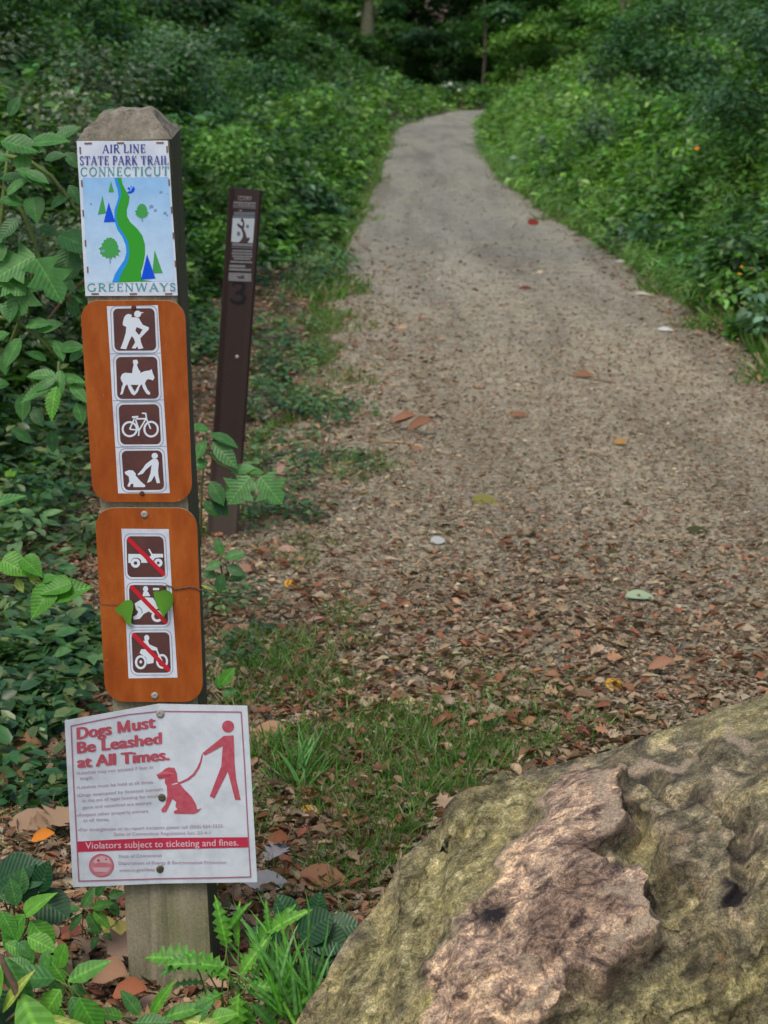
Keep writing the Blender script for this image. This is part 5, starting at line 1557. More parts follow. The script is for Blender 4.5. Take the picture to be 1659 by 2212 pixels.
# right bank
shrub(4.1, 17, 2.6, 1.9, 'glossy blue-green bush at the upper right edge of the picture', VEG_BLUE, 9500, .065, 6)
shrub(3.9, 24, 2.6, 2.1, 'tall leafy bush on the right bank behind the bright green verge', VEG_BLUE, 9000, .08, 6)
shrub(3.2, 13.2, 1.7, 1.0, 'deep green bush low at the right edge of the picture', VEG, 7500, .055, 5)
shrub(5.4, 38, 3.4, 2.2, 'light green bush on the right bank before the bend', VEG_LIGHT, 8000, .11, 5)
shrub(5.4, 21, 2.6, 2.4, 'dark bush at the top right corner of the picture', DK, 9000, .08, 6)
shrub(-2.6, 36, 3.2, 1.9, 'bush on the far left bank just before the trail bends', VEG, 7000, .12, 5)
for i, (x, y, w, h, lab, cc) in enumerate([(-2.6, 79, 4.4, 3.2, 'rounded bush below the pale mossy trunk at the far bend', VEG), (6.6, 79, 4.6, 4.0, 'leafy bush right of the dark hollow at the far bend', VEG_LIGHT),
        (2.2, 88, 5.0, 4.2, 'shade-darkened bush inside the hollow above the bend', DK), (5.4, 86, 4.4, 4.6, 'mid-green bush leaning over the right half of the hollow', VEG), (-.4, 87, 4.4, 4.8, 'leafy bush behind the pale mossy trunk', VEG), (10.4, 82, 5.5, 5.2, 'tall bush behind the light green verge at the far right of the bend', VEG), (-5.2, 82, 4.5, 4.0, 'tall dark bush left of the pale mossy trunk', DK), (4.6, 93, 4, 4.2, 'large shadowy bush at the back of the hollow', DK)]):  # DK bushes in the hollow: its shade is put into the leaf colour
    shrub(x, y, w, h, lab, cc, 7000, .2, 4, base=.08)
# trees: understorey and trunks beyond
tree(-6.4, 24, 8, .16, 'tall slim tree on the left bank, leftmost of the trees behind the trail', VEG, crown=(.05, 1), cw=3.2, n=11000, leafL=.12)
tree(-5.0, 33, 9, .2, 'leafy tree on the left bank behind the grey-green bushes', DK, crown=(.05, 1), cw=3.8, n=12000, leafL=.15)
tree(-4.3, 46, 10, .2, 'leafy tree high on the left bank beside the pale mossy trunk', VEG, crown=(.05, 1), cw=4.2, n=12000, leafL=.19)
tree(-0.8, 80, 9, .40, 'pale mossy tree trunk standing at the left of the dark hollow', DK, 'bark_pale', (.45, 1), 3.6, 6000, .24, (.3, 0))
tree(4.4, 84, 10, .09, 'tree with low spreading branches above the bend of the trail', DK, crown=(.10, 1), cw=5.0, n=12000, leafL=.25)
tree(9.6, 77, 9, .2, 'bright-leaved young tree to the right of the dark hollow', VEG_LIGHT, crown=(.06, 1), cw=4.4, n=12000, leafL=.22)
tree(7.2, 40, 9, .2, 'leafy tree on the right bank above the light green bush', VEG, crown=(.04, 1), cw=3.8, n=12000, leafL=.16)
tree(6.8, 27, 8, .16, 'dense tree at the top right, behind the dark corner bush', DK, crown=(.04, 1), cw=3.0, n=12000, leafL=.12)
tree(11.5, 48, 10, .2, 'tree far right beyond the bank, its crown reaching the ground', VEG, crown=(.03, 1), cw=5.0, n=12000, leafL=.2)
tree(-9.5, 42, 10, .22, 'broad tree deep in the wood on the far left', DK, crown=(.03, 1), cw=5.0, n=11000, leafL=.2)
tree(-6.5, 78, 11, .22, 'dark tree in the background between the left bank and the pale trunk', VEG, crown=(.03, 1), cw=5.5, n=12000, leafL=.24)
# the far wood behind everything
n = 150000
x = rng.uniform(-30, 34, n); y = rng.uniform(90, 108, n); z = terrain(x, y) + rng.uniform(0, 1, n) ** 1.6 * 11
hole = (np.abs(x - 3.4) < 3.4) & (y < 97) & (z < 6)
P = np.stack([x, y, z], 1)[~hole]; k = len(P)
clump = np.array([noise.noise(Vector((p[0] * .5, p[1] * .5, p[2] * .7))) for p in P]) > -.25
P = P[clump]; k = len(P)
V, F, C = stamp(T_LOW, P, rand_dirs(k, -.2), np.stack([rng.normal(0, .5, k), rng.normal(0, .5, k), np.ones(k)], 1), rng.uniform(.3, .8, k), palette(k, DK + VEG[:2]))
tag(link_mesh('far_woodland', np_mesh('far_woodland', V, F, C), None, [M['leaf']]), 'dark foliage of the wood closing the view beyond the bend', 'woodland', kind='stuff')
# flowering plants beyond the bend and the pale plume clumps
def flower_plant(x, y, h, label, colm, nfl, size, cols, group=None, w=.5, nleaf=500, leafL=.06, name='flowering_plant', cat='flowering plant', leaf=T_MIDLEAF):
    z = float(terrain(x, y)); t = thing(name, label, cat, (x, y, z), group)
    cen = [(random.uniform(-w, w) * .5, random.uniform(-w, w) * .5, h * random.uniform(.35, .95)) for _ in range(12)]
    V, F, C = foliage_cloud(cen, [w * .28] * 12, nleaf, leafL, cols, leaf, .6, .1)
    me = np_mesh('foliage', V, F, C); me.materials.append(M['leaf']); o = bpy.data.objects.new('foliage', me); COL.objects.link(o); o.parent = t; o['kind'] = 'stuff'
    fm_ = tpl_mesh('flower', T_FLOWER, M[colm])
    for i in range(nfl):
        p = Vector((x + random.uniform(-w, w) * .6, y - random.uniform(0, w) * .5, z + h * random.uniform(.45, 1.12)))
        place_leaf('flower', fm_, p, (random.uniform(-1, 1), random.uniform(-1, -.3), random.uniform(-.6, .4)), (random.uniform(-.3, .3), -.5, 1), size * random.uniform(.7, 1.3), t)
    return t
T_FLOWER = (np.array([(0, 0, 0), (.35, .42, .1), (.8, .48, -.1), (.9, .1, -.2), (1, -.15, -.1), (.7, -.5, .1), (.3, -.38, .1), (.55, 0, .25)]), [(0, 7, 1), (1, 7, 2), (2, 7, 3), (3, 7, 4), (4, 7, 5), (5, 7, 6), (6, 7, 0)])
flower_plant(1.45, 76.5, .85, 'white-flowering plant beyond the trail bend, left of the two', 'white_flower', 9, .15, VEG_LIGHT, 'white-flowering plants beyond the bend', 1.6, 900, .16, leaf=T_LOW)
flower_plant(3.2, 77.5, .95, 'white-flowering plant beyond the trail bend, right of the two', 'white_flower', 8, .15, VEG_BLUE, 'white-flowering plants beyond the bend', 1.6, 900, .16, leaf=T_LOW)
tag(link_mesh('bend_undergrowth', np_mesh('bend_undergrowth', *(lambda q: (q[0], q[1], q[2]))(plants(700, lambda y, u: -3 + 14 * u, 76.5, 90, lambda x, y: np.full(len(x), .8), 150, .055, lambda x, y: palette(len(x), VEG_LIGHT + VEG), 1.1))), None, [M['leaf']]), 'light green low undergrowth closing the trail beyond the bend', 'undergrowth', kind='stuff')
flower_plant(2.28, 11.0, .45, 'jewelweed with small orange flowers at the right edge of the trail', 'orange_flower', 7, .026, VEG_LIGHT, 'orange-flowered plants on the right bank', .55, 420, .055)
flower_plant(2.55, 12.2, .55, 'second orange-flowered plant, just behind the nearest one on the right', 'orange_flower', 6, .028, VEG, 'orange-flowered plants on the right bank', .6, 420, .055)
flower_plant(2.9, 16.5, .8, 'orange-flowered plant higher up the right bank', 'orange_flower', 6, .05, VEG, 'orange-flowered plants on the right bank', .8, 420, .07)
flower_plant(2.3, 10.6, .38, 'clump of pale blue-green leaves at the far right edge of the trail', 'white_flower', 0, .02, [(.16, .28, .17), (.12, .23, .12)], None, .4, 260, .07, 'leafy_plant', 'plant')

# ---------------------------------------------------------------- near plants, leaf by leaf
LM = {}
def leafmesh(tn, mat):
    key = (tn, mat)
    if key not in LM: LM[key] = tpl_mesh('leaf', globals()[tn], M[mat])
    return LM[key]
def image_dir(angle, toward=0.0):
    a_ = R(angle)
    upv = Vector((0, SP, CP)); fw = Vector((0, CP, -SP))
    return Vector((1, 0, 0)) * math.cos(a_) + upv * math.sin(a_) - fw * toward
def leafy(name, label, cat, root, leaves, group=None, stemr=.003, tpl='T_OVAL', mat='leaf_shrub', stems=True, nrm=(0, -.65, .75), stemmat='stem', wid=1.0):
    """root = (dx, dy, Y) foot of the stem; leaves = (dx, dy, Y, length m, angle in view, [tpl], [mat], [width])"""
    r0 = at(*root) if root[2] else gnd(root[0], root[1])
    t = thing(name, label, cat, r0, group)
    for lf in leaves:
        dx, dy, Y, L, an = lf[:5]
        tp = lf[5] if len(lf) > 5 and lf[5] else tpl
        mt = lf[6] if len(lf) > 6 and lf[6] else mat
        w = lf[7] if len(lf) > 7 else wid
        P = at(dx, dy, Y)
        d = image_dir(an, random.uniform(.05, .35))
        nn_ = Vector(nrm) + Vector((random.uniform(-.3, .3), random.uniform(-.2, .2), random.uniform(-.2, .2)))
        place_leaf('leaf', leafmesh(tp, mt), P, d, nn_, L, t, w)
        if stems:
            pp = curve_pts(r0, P, .02, 6, .004, Vector((random.uniform(-1, 1), -.3, .6)))
            tube('stem', pp, [stemr * (1 - .6 * q / 5) for q in range(6)], M[stemmat], t, 5)
    return t
# big-leaved shrub at the upper left
big = leafy('broad_leaved_shrub', 'large-leaved green shrub at the left edge, level with the trail map sign', 'shrub', (-60, 1250, 4.3), [
    (62, 312, 4.0, .088, 10, 'T_OVAL', 'leaf_shrub', .95), (2, 305, 4.0, .09, -12, 'T_OVAL', 'leaf_shrub', 1.0), (50, 340, 4.0, .045, -90, 'T_HEART'), (20, 345, 4.0, .05, 170),
    (35, 365, 3.98, .07, -25, 'T_OVAL', 'leaf_shrub', .7), (52, 372, 3.97, .06, -20, 'T_OVAL', 'leaf_shrub', .8), (96, 345, 4.1, .05, 15, 'T_OVAL', 'leaf_dark'), (120, 300, 4.15, .06, 30, 'T_OVAL', 'leaf_dark'),
    (0, 430, 4.0, .05, -10, 'T_OVAL'), (15, 420, 4.0, .06, 40, 'T_SERR'), (72, 430, 4.0, .055, -80, 'T_HEART'), (110, 450, 4.05, .055, 40, 'T_OVAL', 'leaf_dark'), (40, 470, 4.0, .06, -130, 'T_OVAL', 'leaf_dark'),
    (25, 500, 4.0, .055, -150), (5, 520, 4.0, .05, -100), (85, 490, 4.05, .05, -20, 'T_OVAL', 'leaf_dark'), (128, 508, 4.0, .085, -20, 'T_ROUND', 'leaf_dark', 1.0), (150, 540, 4.02, .07, -100, 'T_ROUND', 'leaf_dark'),
    (75, 552, 4.0, .10, -152, 'T_LOBED'), (78, 560, 3.98, .11, -55, 'T_LOBED', 'leaf_shrub', .9), (60, 600, 4.0, .09, -110, 'T_LOBED'), (0, 600, 4.0, .07, -30, 'T_LOBED'), (30, 640, 4.0, .06, -100, 'T_OVAL'),
    (140, 330, 4.1, .05, -40, 'T_OVAL', 'leaf_dark'), (150, 400, 4.1, .05, -60, 'T_OVAL', 'leaf_dark'), (20, 250, 4.15, .05, 60, 'T_OVAL', 'leaf_dark'), (0, 385, 4.05, .06, 0, 'T_OVAL', 'leaf_dark'),
    (130, 600, 4.15, .05, -40, 'T_OVAL', 'leaf_dark'), (150, 640, 4.15, .05, -70, 'T_OVAL', 'leaf_dark')], stems=False)
for pts in ([(0, 335), (60, 345), (110, 380), (150, 430), (175, 470)], [(10, 400), (50, 460), (75, 520), (82, 552), (110, 610), (160, 660)], [(-60, 1250), (-40, 900), (-10, 600), (10, 400), (20, 300)], [(-40, 900), (40, 700), (82, 552)]):
    tube('stem', [at(x, y, 4.06 + (0.2 if y > 800 else 0)) for x, y in pts], [.0065] + [.005] * (len(pts) - 2) + [.0025], M['stem'], big, 6)
# compound-leaved plant below it
cmp_ = leafy('compound_leaved_plant', 'compound-leaved green plant left of the upper orange board', 'plant', (-40, 1350, 4.2), [
    (55, 705, 4.0, .06, 10), (40, 690, 4.0, .055, 140), (45, 730, 4.0, .07, -120), (20, 720, 4.0, .06, -160), (80, 715, 4.0, .06, 20), (10, 760, 4.0, .05, -90),
    (118, 735, 4.0, .05, -60), (125, 755, 4.0, .06, 10), (130, 800, 4.0, .06, -90, 'T_SERR'), (122, 812, 4.0, .065, 175, 'T_SERR'), (122, 815, 3.98, .055, -150, 'T_SERR'), (128, 815, 4.0, .06, -5, 'T_SERR'),
    (120, 830, 3.98, .085, -160, 'T_SERR'), (122, 835, 3.97, .075, -100, 'T_SERR', 'leaf_bright'), (150, 830, 4.0, .06, -40, 'T_SERR'), (150, 780, 4.02, .055, 40), (100, 780, 4.02, .05, 150), (50, 850, 4.05, .06, -90), (20, 830, 4.05, .06, 180), (165, 870, 4.0, .05, -70),
    (70, 880, 4.05, .05, -60, 'T_OVAL', 'leaf_dark'), (30, 930, 4.08, .05, -30, 'T_OVAL', 'leaf_dark'), (110, 930, 4.08, .05, -80, 'T_OVAL', 'leaf_dark')], stems=False)
for pts in ([(-20, 680), (40, 695), (90, 735), (125, 775)], [(128, 780), (126, 815), (122, 870)], [(-40, 1350), (-45, 950), (-20, 680)]):
    tube('stem', [at(x, y, 4.01) for x, y in pts], [.0045] + [.0035] * (len(pts) - 2) + [.002], M['stem'], cmp_, 6)
leafy('pointed_leaf_plant', 'single bright pointed leaf poking in at the left edge above the fallen leaves', 'plant', (-120, 1150, 3.7), [(-30, 1095, 3.65, .085, 22, 'T_LANCE', 'leaf_shrub', 1.3)])
leafy('heart_leaved_vine', 'vine with glossy bright green heart-shaped leaves left of the lower orange board', 'vine', (-60, 1260, 3.5), [
    (8, 1212, 3.42, .062, -25, 'T_HEART', 'leaf_bright'), (-10, 1225, 3.42, .06, -120, 'T_HEART', 'leaf_bright'), (52, 1208, 3.42, .05, -40, 'T_HEART', 'leaf_bright'), (112, 1270, 3.4, .072, -125, 'T_HEART', 'leaf_bright', .85),
    (150, 1262, 3.4, .062, -165, 'T_HEART', 'leaf_bright', .8), (118, 1285, 3.4, .075, 15, 'T_HEART', 'leaf_bright', .85), (35, 1250, 3.42, .03, -60, 'T_OVAL', 'leaf_yellow'), (62, 1245, 3.42, .03, -30, 'T_OVAL', 'leaf_yellow'), (95, 1255, 3.41, .03, 20, 'T_HEART', 'leaf_bright')], stemr=.0022, stemmat='twig')
# plant reaching across in front of the marker post
ash = leafy('pinnate_leaved_seedling', 'blue-green seedling with paired leaflets in front of the foot of the marker post', 'seedling', (432, 1180, 5.1), [
    (452, 930, 5.0, .06, 165), (452, 938, 4.98, .088, -18, 'T_OVAL', 'leaf_dark', .75), (460, 955, 4.98, .10, -45, 'T_OVAL', 'leaf_dark', .85), (445, 950, 5.0, .06, -120), (455, 1040, 4.98, .075, -60, 'T_OVAL', 'leaf_dark'), (500, 1020, 4.98, .07, 15, 'T_OVAL', 'leaf_shrub', .9),
    (498, 1030, 4.98, .075, -75, 'T_OVAL', 'leaf_shrub'), (535, 1018, 4.97, .045, 0), (540, 1030, 4.96, .095, -130, 'T_LOBED', 'leaf_shrub'), (562, 1030, 4.96, .095, -50, 'T_LOBED', 'leaf_shrub'), (450, 1000, 5.0, .07, -170, 'T_OVAL', 'leaf_dark'), (470, 1060, 5.0, .07, -80, 'T_OVAL', 'leaf_deep'), (470, 1085, 5.0, .05, -50),
    (440, 1085, 5.02, .06, -40, 'T_OVAL', 'leaf_dark')], stems=False)
for pts in ([(432, 1180), (436, 1060), (445, 935)], [(436, 960), (470, 1000), (510, 1022), (560, 1032)]):
    tube('stem', [at(x, y, 5.03) for x, y in pts], [.004] + [.003] * (len(pts) - 2) + [.002], M['stem'], ash, 6)
leafy('small_leafy_weed', 'small green weed at the right side of the timber post below the marker', 'plant', (478, 1262, 4.6), [
    (480, 1200, 4.5, .045, 110, 'T_OVAL', 'leaf_shrub'), (485, 1205, 4.5, .05, 20, 'T_OVAL', 'leaf_shrub'), (478, 1215, 4.5, .045, 200, 'T_OVAL', 'leaf_shrub'), (490, 1225, 4.5, .05, -20, 'T_OVAL', 'leaf_dark'), (480, 1240, 4.5, .05, -100, 'T_OVAL', 'leaf_dark'), (495, 1250, 4.52, .045, 10, 'T_OVAL', 'leaf_dark'), (470, 1245, 4.5, .04, 170, 'T_OVAL', 'leaf_dark'), (505, 1210, 4.55, .035, 40)])
leafy('small_leafy_weed', 'tiny weed with a yellow-green tip beside the lower orange board', 'plant', (475, 1490, 3.9), [(478, 1480, 3.85, .05, 55, 'T_OVAL', 'leaf_bright'), (476, 1488, 3.85, .03, 100, 'T_OVAL', 'leaf_bright'), (480, 1500, 3.85, .035, 20)])
def z8l(L, Y):
    out = []
    for l in L:
        x, y = Z8(l[0], l[1]); out.append((x, y, Y + (l[5] if len(l) > 5 else 0), l[2] * .84, l[3], l[4] if len(l) > 4 else None, l[6] if len(l) > 6 else None, l[7] if len(l) > 7 else 1.0))
    return out
leafy('broad_leaved_weed', 'cluster of dark and bright green weeds at the left edge below the leash sign top', 'plant', (20, 2050, None), z8l([
    (200, 640, .06, 80, 'T_OVAL', -.03, 'leaf_dark'), (430, 590, .07, 75, 'T_OVAL', -.02, 'leaf_deep', 1.2), (380, 640, .085, -25, 'T_ROUND', 0, 'leaf_deep'), (180, 740, .06, 100, 'T_OVAL', -.05, 'leaf_dark'), (300, 820, .075, 40, 'T_HEART', -.06, 'leaf_bright', .6), (270, 830, .085, -125, 'T_OVAL', -.06, 'leaf_bright', 1.0),
    (330, 900, .075, -50, 'T_OVAL', -.06, 'leaf_bright', 1.2), (20, 800, .06, -60, 'T_OVAL', -.06, 'leaf_bright'), (-30, 480, .09, 30, 'T_ROUND', 0, 'leaf_deep'), (100, 420, .09, 10, 'T_ROUND', 0, 'leaf_deep', .8), (220, 430, .07, -60, 'T_OVAL', 0, 'leaf_deep'), (-20, 640, .07, 20, 'T_OVAL', -.02, 'leaf_dark'),
    (300, 1080, .065, -20, 'T_OVAL', -.08, 'leaf_bright', 1.1), (260, 1150, .05, -70, 'T_OVAL', -.08, 'leaf_bright'), (180, 1120, .05, -40, 'T_OVAL', -.08, 'leaf_shrub'), (60, 1150, .055, -20, 'T_OVAL', -.08, 'leaf_bright'), (120, 1000, .05, -80, 'T_OVAL', -.05, 'leaf_shrub'), (160, 1230, .05, -30, 'T_OVAL', -.08, 'leaf_shrub'), (10, 330, .08, 0, 'T_ROUND', .03, 'leaf_deep')], 2.95), stemr=.0022)
leafy('whorled_green_plant', 'fresh green plant with whorled pointed leaves at the lower left corner', 'plant', (250, 2262, 2.62), z8l([
    (640, 1400, 0.047, 75, 'T_ROUND', 0, 'leaf_bright', .8), (590, 1440, 0.038, 200, 'T_OVAL', 0, 'leaf_yellow'), (700, 1560, 0.061, 118, 'T_OVAL', 0, 'leaf_bright', 1.0), (740, 1560, 0.085, 30, 'T_LANCE', -.02, 'leaf_bright', 1.5), (600, 1530, 0.085, 172, 'T_OVAL', -.02, 'leaf_shrub', 1.0), (470, 1460, 0.043, 80, 'T_OVAL', 0, 'leaf_shrub'), (350, 1480, 0.051, 140, 'T_OVAL', 0, 'leaf_shrub'),
    (660, 1650, 0.076, -125, 'T_SERR', -.03, 'leaf_bright', 1.3), (780, 1730, 0.055, -60, 'T_OVAL', -.03, 'leaf_shrub', 1.1), (860, 1740, 0.081, -60, 'T_OVAL', -.05, 'leaf_bright', 1.1), (660, 1860, 0.060, -100, 'T_SERR', -.05, 'leaf_bright', 1.3), (560, 1500, 0.043, -60, 'T_OVAL', 0, 'leaf_shrub'), (760, 1620, 0.034, -20, 'T_OVAL', 0, 'leaf_shrub'), (640, 1960, 0.051, -60, 'T_SERR', -.05, 'leaf_bright')], 2.62), stemr=.0022)
leafy('strap_leaf_plant', 'plant with long ribbed strap leaves in the bottom left corner', 'plant', (60, 2290, 2.55), z8l([
    (230, 1700, .16, -62, 'T_LANCE', -.05, 'leaf_bright', 1.5), (20, 1380, .13, -118, 'T_OVAL', -.03, 'leaf_bright', 1.0), (60, 1300, .11, -60, 'T_LANCE', -.02, 'leaf_shrub', 1.3), (120, 1650, .08, -120, 'T_OVAL', .02, 'leaf_deep', 1.3), (60, 1780, .09, -60, 'T_OVAL', .02, 'leaf_deep', 1.3), (30, 1900, .10, 60, 'T_LANCE', -.05, 'leaf_yellow', .9), (350, 1930, .13, -10, 'T_LANCE', -.03, 'leaf_yellow', .5)], 2.55), stems=False)
tb_ = thing('curved_twig', 'bare brown curved twig standing in the bottom left corner', 'twig', at(112, 2230, 2.52))
tube('twig_stem', [at(*Z8(x, y), 2.5) for x, y in ((0, 1270), (50, 1400), (130, 1550), (190, 1700), (225, 1830), (270, 1960), (300, 2080))], [.0035, .005, .0055, .0058, .006, .0062, .0065], M['twig'], tb_, 7)
tube('side_twig', [at(*Z8(x, y), 2.5) for x, y in ((225, 1830), (180, 1900), (120, 1950), (60, 2000))], [.004, .003, .0025, .0015], M['twig'], tb_, 5)
def z7l(L, Y):
    out = []
    for l in L:
        x, y = Z7(l[0], l[1]); out.append((x, y, Y + (l[5] if len(l) > 5 else 0), l[2], l[3], l[4] if len(l) > 4 else None, l[6] if len(l) > 6 else None, l[7] if len(l) > 7 else 1.0))
    return out
leafy('small_leafy_weed', 'small scalloped green seedling left of the timber post foot', 'plant', (192, 2050, None), z8l([(1050, 640, .04, 60, 'T_SERR', 0, 'leaf_shrub'), (870, 780, .045, 170, 'T_SERR', 0, 'leaf_shrub'), (900, 760, .05, 60, 'T_SERR', 0, 'leaf_shrub'), (1000, 760, .05, 20, 'T_SERR', 0, 'leaf_bright'), (1020, 800, .05, -40, 'T_SERR', 0, 'leaf_bright'), (960, 820, .05, -60, 'T_SERR', 0, 'leaf_shrub'), (890, 830, .045, -130, 'T_SERR', 0, 'leaf_shrub'), (800, 830, .03, 190)], 3.05), stemr=.0015)
leafy('small_leafy_weed', 'low weed under the left corner of the leash sign', 'plant', (240, 1985, None), z8l([(1180, 640, .035, 20), (1150, 680, .035, -30), (1210, 700, .035, -60), (1100, 1030, .035, 160, 'T_SERR'), (1120, 1050, .04, -20, 'T_SERR'), (1070, 1060, .035, -120, 'T_SERR')], 3.1), stemr=.0012)
# jagged-leaved plant at the right of the post foot
leafy('jagged_leaved_plant', 'bright green jagged-leaved plant growing against the right foot of the timber post', 'plant', (520, 2290, 2.78), z7l([
    (1140, 1060, 0.082, 100, 'T_LETTUCE', -.02, 'leaf_bright', .9), (1130, 1000, 0.070, 62, 'T_LETTUCE', 0, 'leaf_bright', .6), (1200, 1060, 0.074, 95, 'T_LETTUCE', 0, 'leaf_bright', .5), (1000, 1130, 0.086, 168, 'T_LETTUCE', -.04, 'leaf_bright', 1.35), (1130, 1160, 0.090, 165, 'T_LETTUCE', -.05, 'leaf_bright', 1.0), (960, 1110, 0.057, 200, 'T_LETTUCE', -.04, 'leaf_shrub', 1.2),
    (1260, 1100, 0.107, 55, 'T_LETTUCE', 0, 'leaf_bright', .7), (1340, 990, 0.082, 38, 'T_LETTUCE', 0, 'leaf_bright', .8), (1360, 1000, 0.057, 100, 'T_LETTUCE', 0, 'leaf_bright', .6), (1150, 1220, 0.082, 140, 'T_LETTUCE', -.06, 'leaf_bright', 1.1), (1210, 1200, 0.074, 60, 'T_LETTUCE', -.05, 'leaf_bright', .9), (1180, 1300, 0.082, -60, 'T_LETTUCE', -.06, 'leaf_bright', 1.0), (1200, 1290, 0.090, -95, 'T_LETTUCE', -.07, 'leaf_bright', 1.1),
    (1250, 1250, 0.066, 0, 'T_LETTUCE', -.06, 'leaf_bright', .9), (1120, 1290, 0.074, 200, 'T_LETTUCE', -.06, 'leaf_bright', 1.), (1230, 1400, 0.066, -90, 'T_LETTUCE', -.07, 'leaf_bright'), (1260, 1340, 0.066, -40, 'T_LETTUCE', -.06, 'leaf_shrub'), (1040, 1240, 0.066, 175, 'T_LETTUCE', -.02, 'leaf_shrub', .5)], 2.8), stemr=.0026)
leafy('low_green_plant', 'spreading green plant at the bottom edge below the timber post', 'plant', (420, 2330, 2.6), z7l([
    (620, 1410, 0.050, 165, 'T_SERR', 0, 'leaf_bright'), (700, 1400, 0.050, 120, 'T_SERR', 0, 'leaf_shrub'), (760, 1400, 0.068, 60, 'T_SERR', 0, 'leaf_bright', .6), (800, 1420, 0.087, 20, 'T_LANCE', 0, 'leaf_bright', 1.0), (900, 1420, 0.093, -5, 'T_LANCE', 0, 'leaf_yellow', .8), (680, 1440, 0.056, 10, 'T_SERR', -.03, 'leaf_shrub'), (960, 1440, 0.050, 50, 'T_SERR', 0, 'leaf_shrub'), (1040, 1430, 0.050, 20, 'T_OVAL', 0, 'leaf_bright')], 2.66), stemr=.002)
leafy('dark_ivy_plant', 'dark glossy ivy leaves between the jagged plant and the boulder', 'plant', (640, 2100, None), z7l([
    (1500, 1000, 0.072, 35, 'T_ROUND', 0, 'leaf_deep'), (1560, 980, 0.068, -20, 'T_ROUND', 0, 'leaf_deep'), (1480, 940, 0.060, 120, 'T_OVAL', 0, 'leaf_deep', 1.3), (1600, 1020, 0.068, -40, 'T_ROUND', .02, 'leaf_deep'), (1640, 960, 0.060, 10, 'T_OVAL', .03, 'leaf_deep', 1.4), (1420, 1010, 0.060, 160, 'T_OVAL', 0, 'leaf_deep', 1.3), (1530, 1080, 0.068, -30, 'T_OVAL', -.02, 'leaf_deep', 1.3), (1440, 1080, 0.068, -100, 'T_OVAL', -.02, 'leaf_deep', 1.3),
    (1650, 1090, 0.060, -60, 'T_ROUND', 0, 'leaf_deep'), (1390, 1060, 0.051, 200, 'T_OVAL', 0, 'leaf_deep', 1.2), (1580, 920, 0.051, 80, 'T_OVAL', .04, 'leaf_deep', 1.3), (1700, 1000, 0.060, 0, 'T_OVAL', .04, 'leaf_deep', 1.3)], 2.98), stemr=.002)
# long grass tuft by the boulder's tip
gt = thing('grass_tuft', 'tuft of long bluish-green grass blades at the left tip of the boulder', 'grass tuft', at(570, 2230, 2.78))
bmesh_blade = {}
for i in range(62):
    x = random.gauss(1480, 95); y = random.uniform(1250, 1480)
    P = at(*Z7(x, y), 2.76 + random.uniform(-.05, .05))
    mt = 'leaf_shrub' if random.random() < .7 else 'leaf_bright'
    if mt not in bmesh_blade: bmesh_blade[mt] = tpl_mesh('blade', T_BLADE, M[mt])
    d = Vector((random.gauss(0, .55), random.gauss(0, .3), 1))
    place_leaf('blade', bmesh_blade[mt], P, d, (random.uniform(-1, 1), -1, .3), random.uniform(.08, .19), gt, .8)
for i in range(26):
    x = random.gauss(650, 10); y = random.uniform(1630, 1700)
    P = at(x, y, 4.0 + random.uniform(-.08, .08)); P.z = random.uniform(0, .01)
    if i == 0: gt2 = thing('grass_tuft', 'thick tuft of grass on the verge right of the leash sign', 'grass tuft', P)
    place_leaf('blade', bmesh_blade.get('leaf_shrub'), P, (random.gauss(0, .5), random.gauss(0, .3), 1), (random.uniform(-1, 1), -1, .3), random.uniform(.07, .14), gt2, .7)

# ---------------------------------------------------------------- fallen leaves and sticks that can be pointed at
FM = {}
def dead(tn, col):
    key = (tn, col)
    if key not in FM:
        mn = 'fallen_' + '_'.join(str(int(c * 100)) for c in col)
        if mn not in M:
            M[mn] = flat_mat('fallen_leaf_colour', col, .75, .2, tuple(c * .62 for c in col), 70)
        FM[key] = tpl_mesh('fallen_leaf', globals()[tn], M[mn])
    return FM[key]
def fallen(dx, dy, L, ang, tn, col, label, w=1.0, tilt=(.0, -.25), zl=.02, Y=None):
    P = gnd(dx, dy); P.z = float(ground_z(P.x, P.y, zl)) if Y is None else P.z
    if Y is not None: P = at(dx, dy, Y)
    a_ = R(ang)
    o = place_leaf('fallen_leaf', dead(tn, col), P, (math.cos(a_), math.sin(a_) * 1.0, .08), (tilt[0], tilt[1], 1), L, None, w)
    tag(o, label, 'leaf', 'fallen leaves one can pick out')
YEL, ORG, TAN, RED, MINT, PALE, BRN, PNK, DKR = (.66, .36, .03), (.62, .22, .03), (.33, .22, .14), (.27, .045, .03), (.34, .44, .28), (.62, .62, .58), (.26, .13, .07), (.42, .25, .20), (.14, .035, .025)
fallen(1310, 1498, .05, 20, 'T_ROUND', YEL, 'yellow fallen leaf near the boulder top, on the trail edge', 1.0, (.1, -.5))
fallen(1335, 1500, .06, -15, 'T_OVAL', BRN, 'brown curled leaf touching the yellow one near the boulder')
fallen(616, 1278, .045, 30, 'T_ROUND', YEL, 'small yellow fallen leaf right of the lower orange board', 1., (0, -.6))
fallen(832, 1532, .09, 5, 'T_OVAL', (.60, .47, .26), 'long pale yellow leaf lying on grass right of the leash sign', .8, (0, -.5))
fallen(1348, 1302, .10, 5, 'T_OVAL', MINT, 'pale mint-green leaf lying on the tan trail', .8, (0, -.4))
fallen(660, 1778, .05, 60, 'T_ROUND', YEL, 'small orange-yellow leaf on the grass right of the leash sign', .9, (0, -.5))
fallen(70, 1866, .05, 10, 'T_CURL', ORG, 'bright orange leaf at the left edge below the leash sign level', 1.1, (0, -.6), .05)
fallen(60, 1825, .08, 30, 'T_OAK', TAN, 'large tan fallen leaf left of the leash sign', 1.3, (.2, -.7), .04)
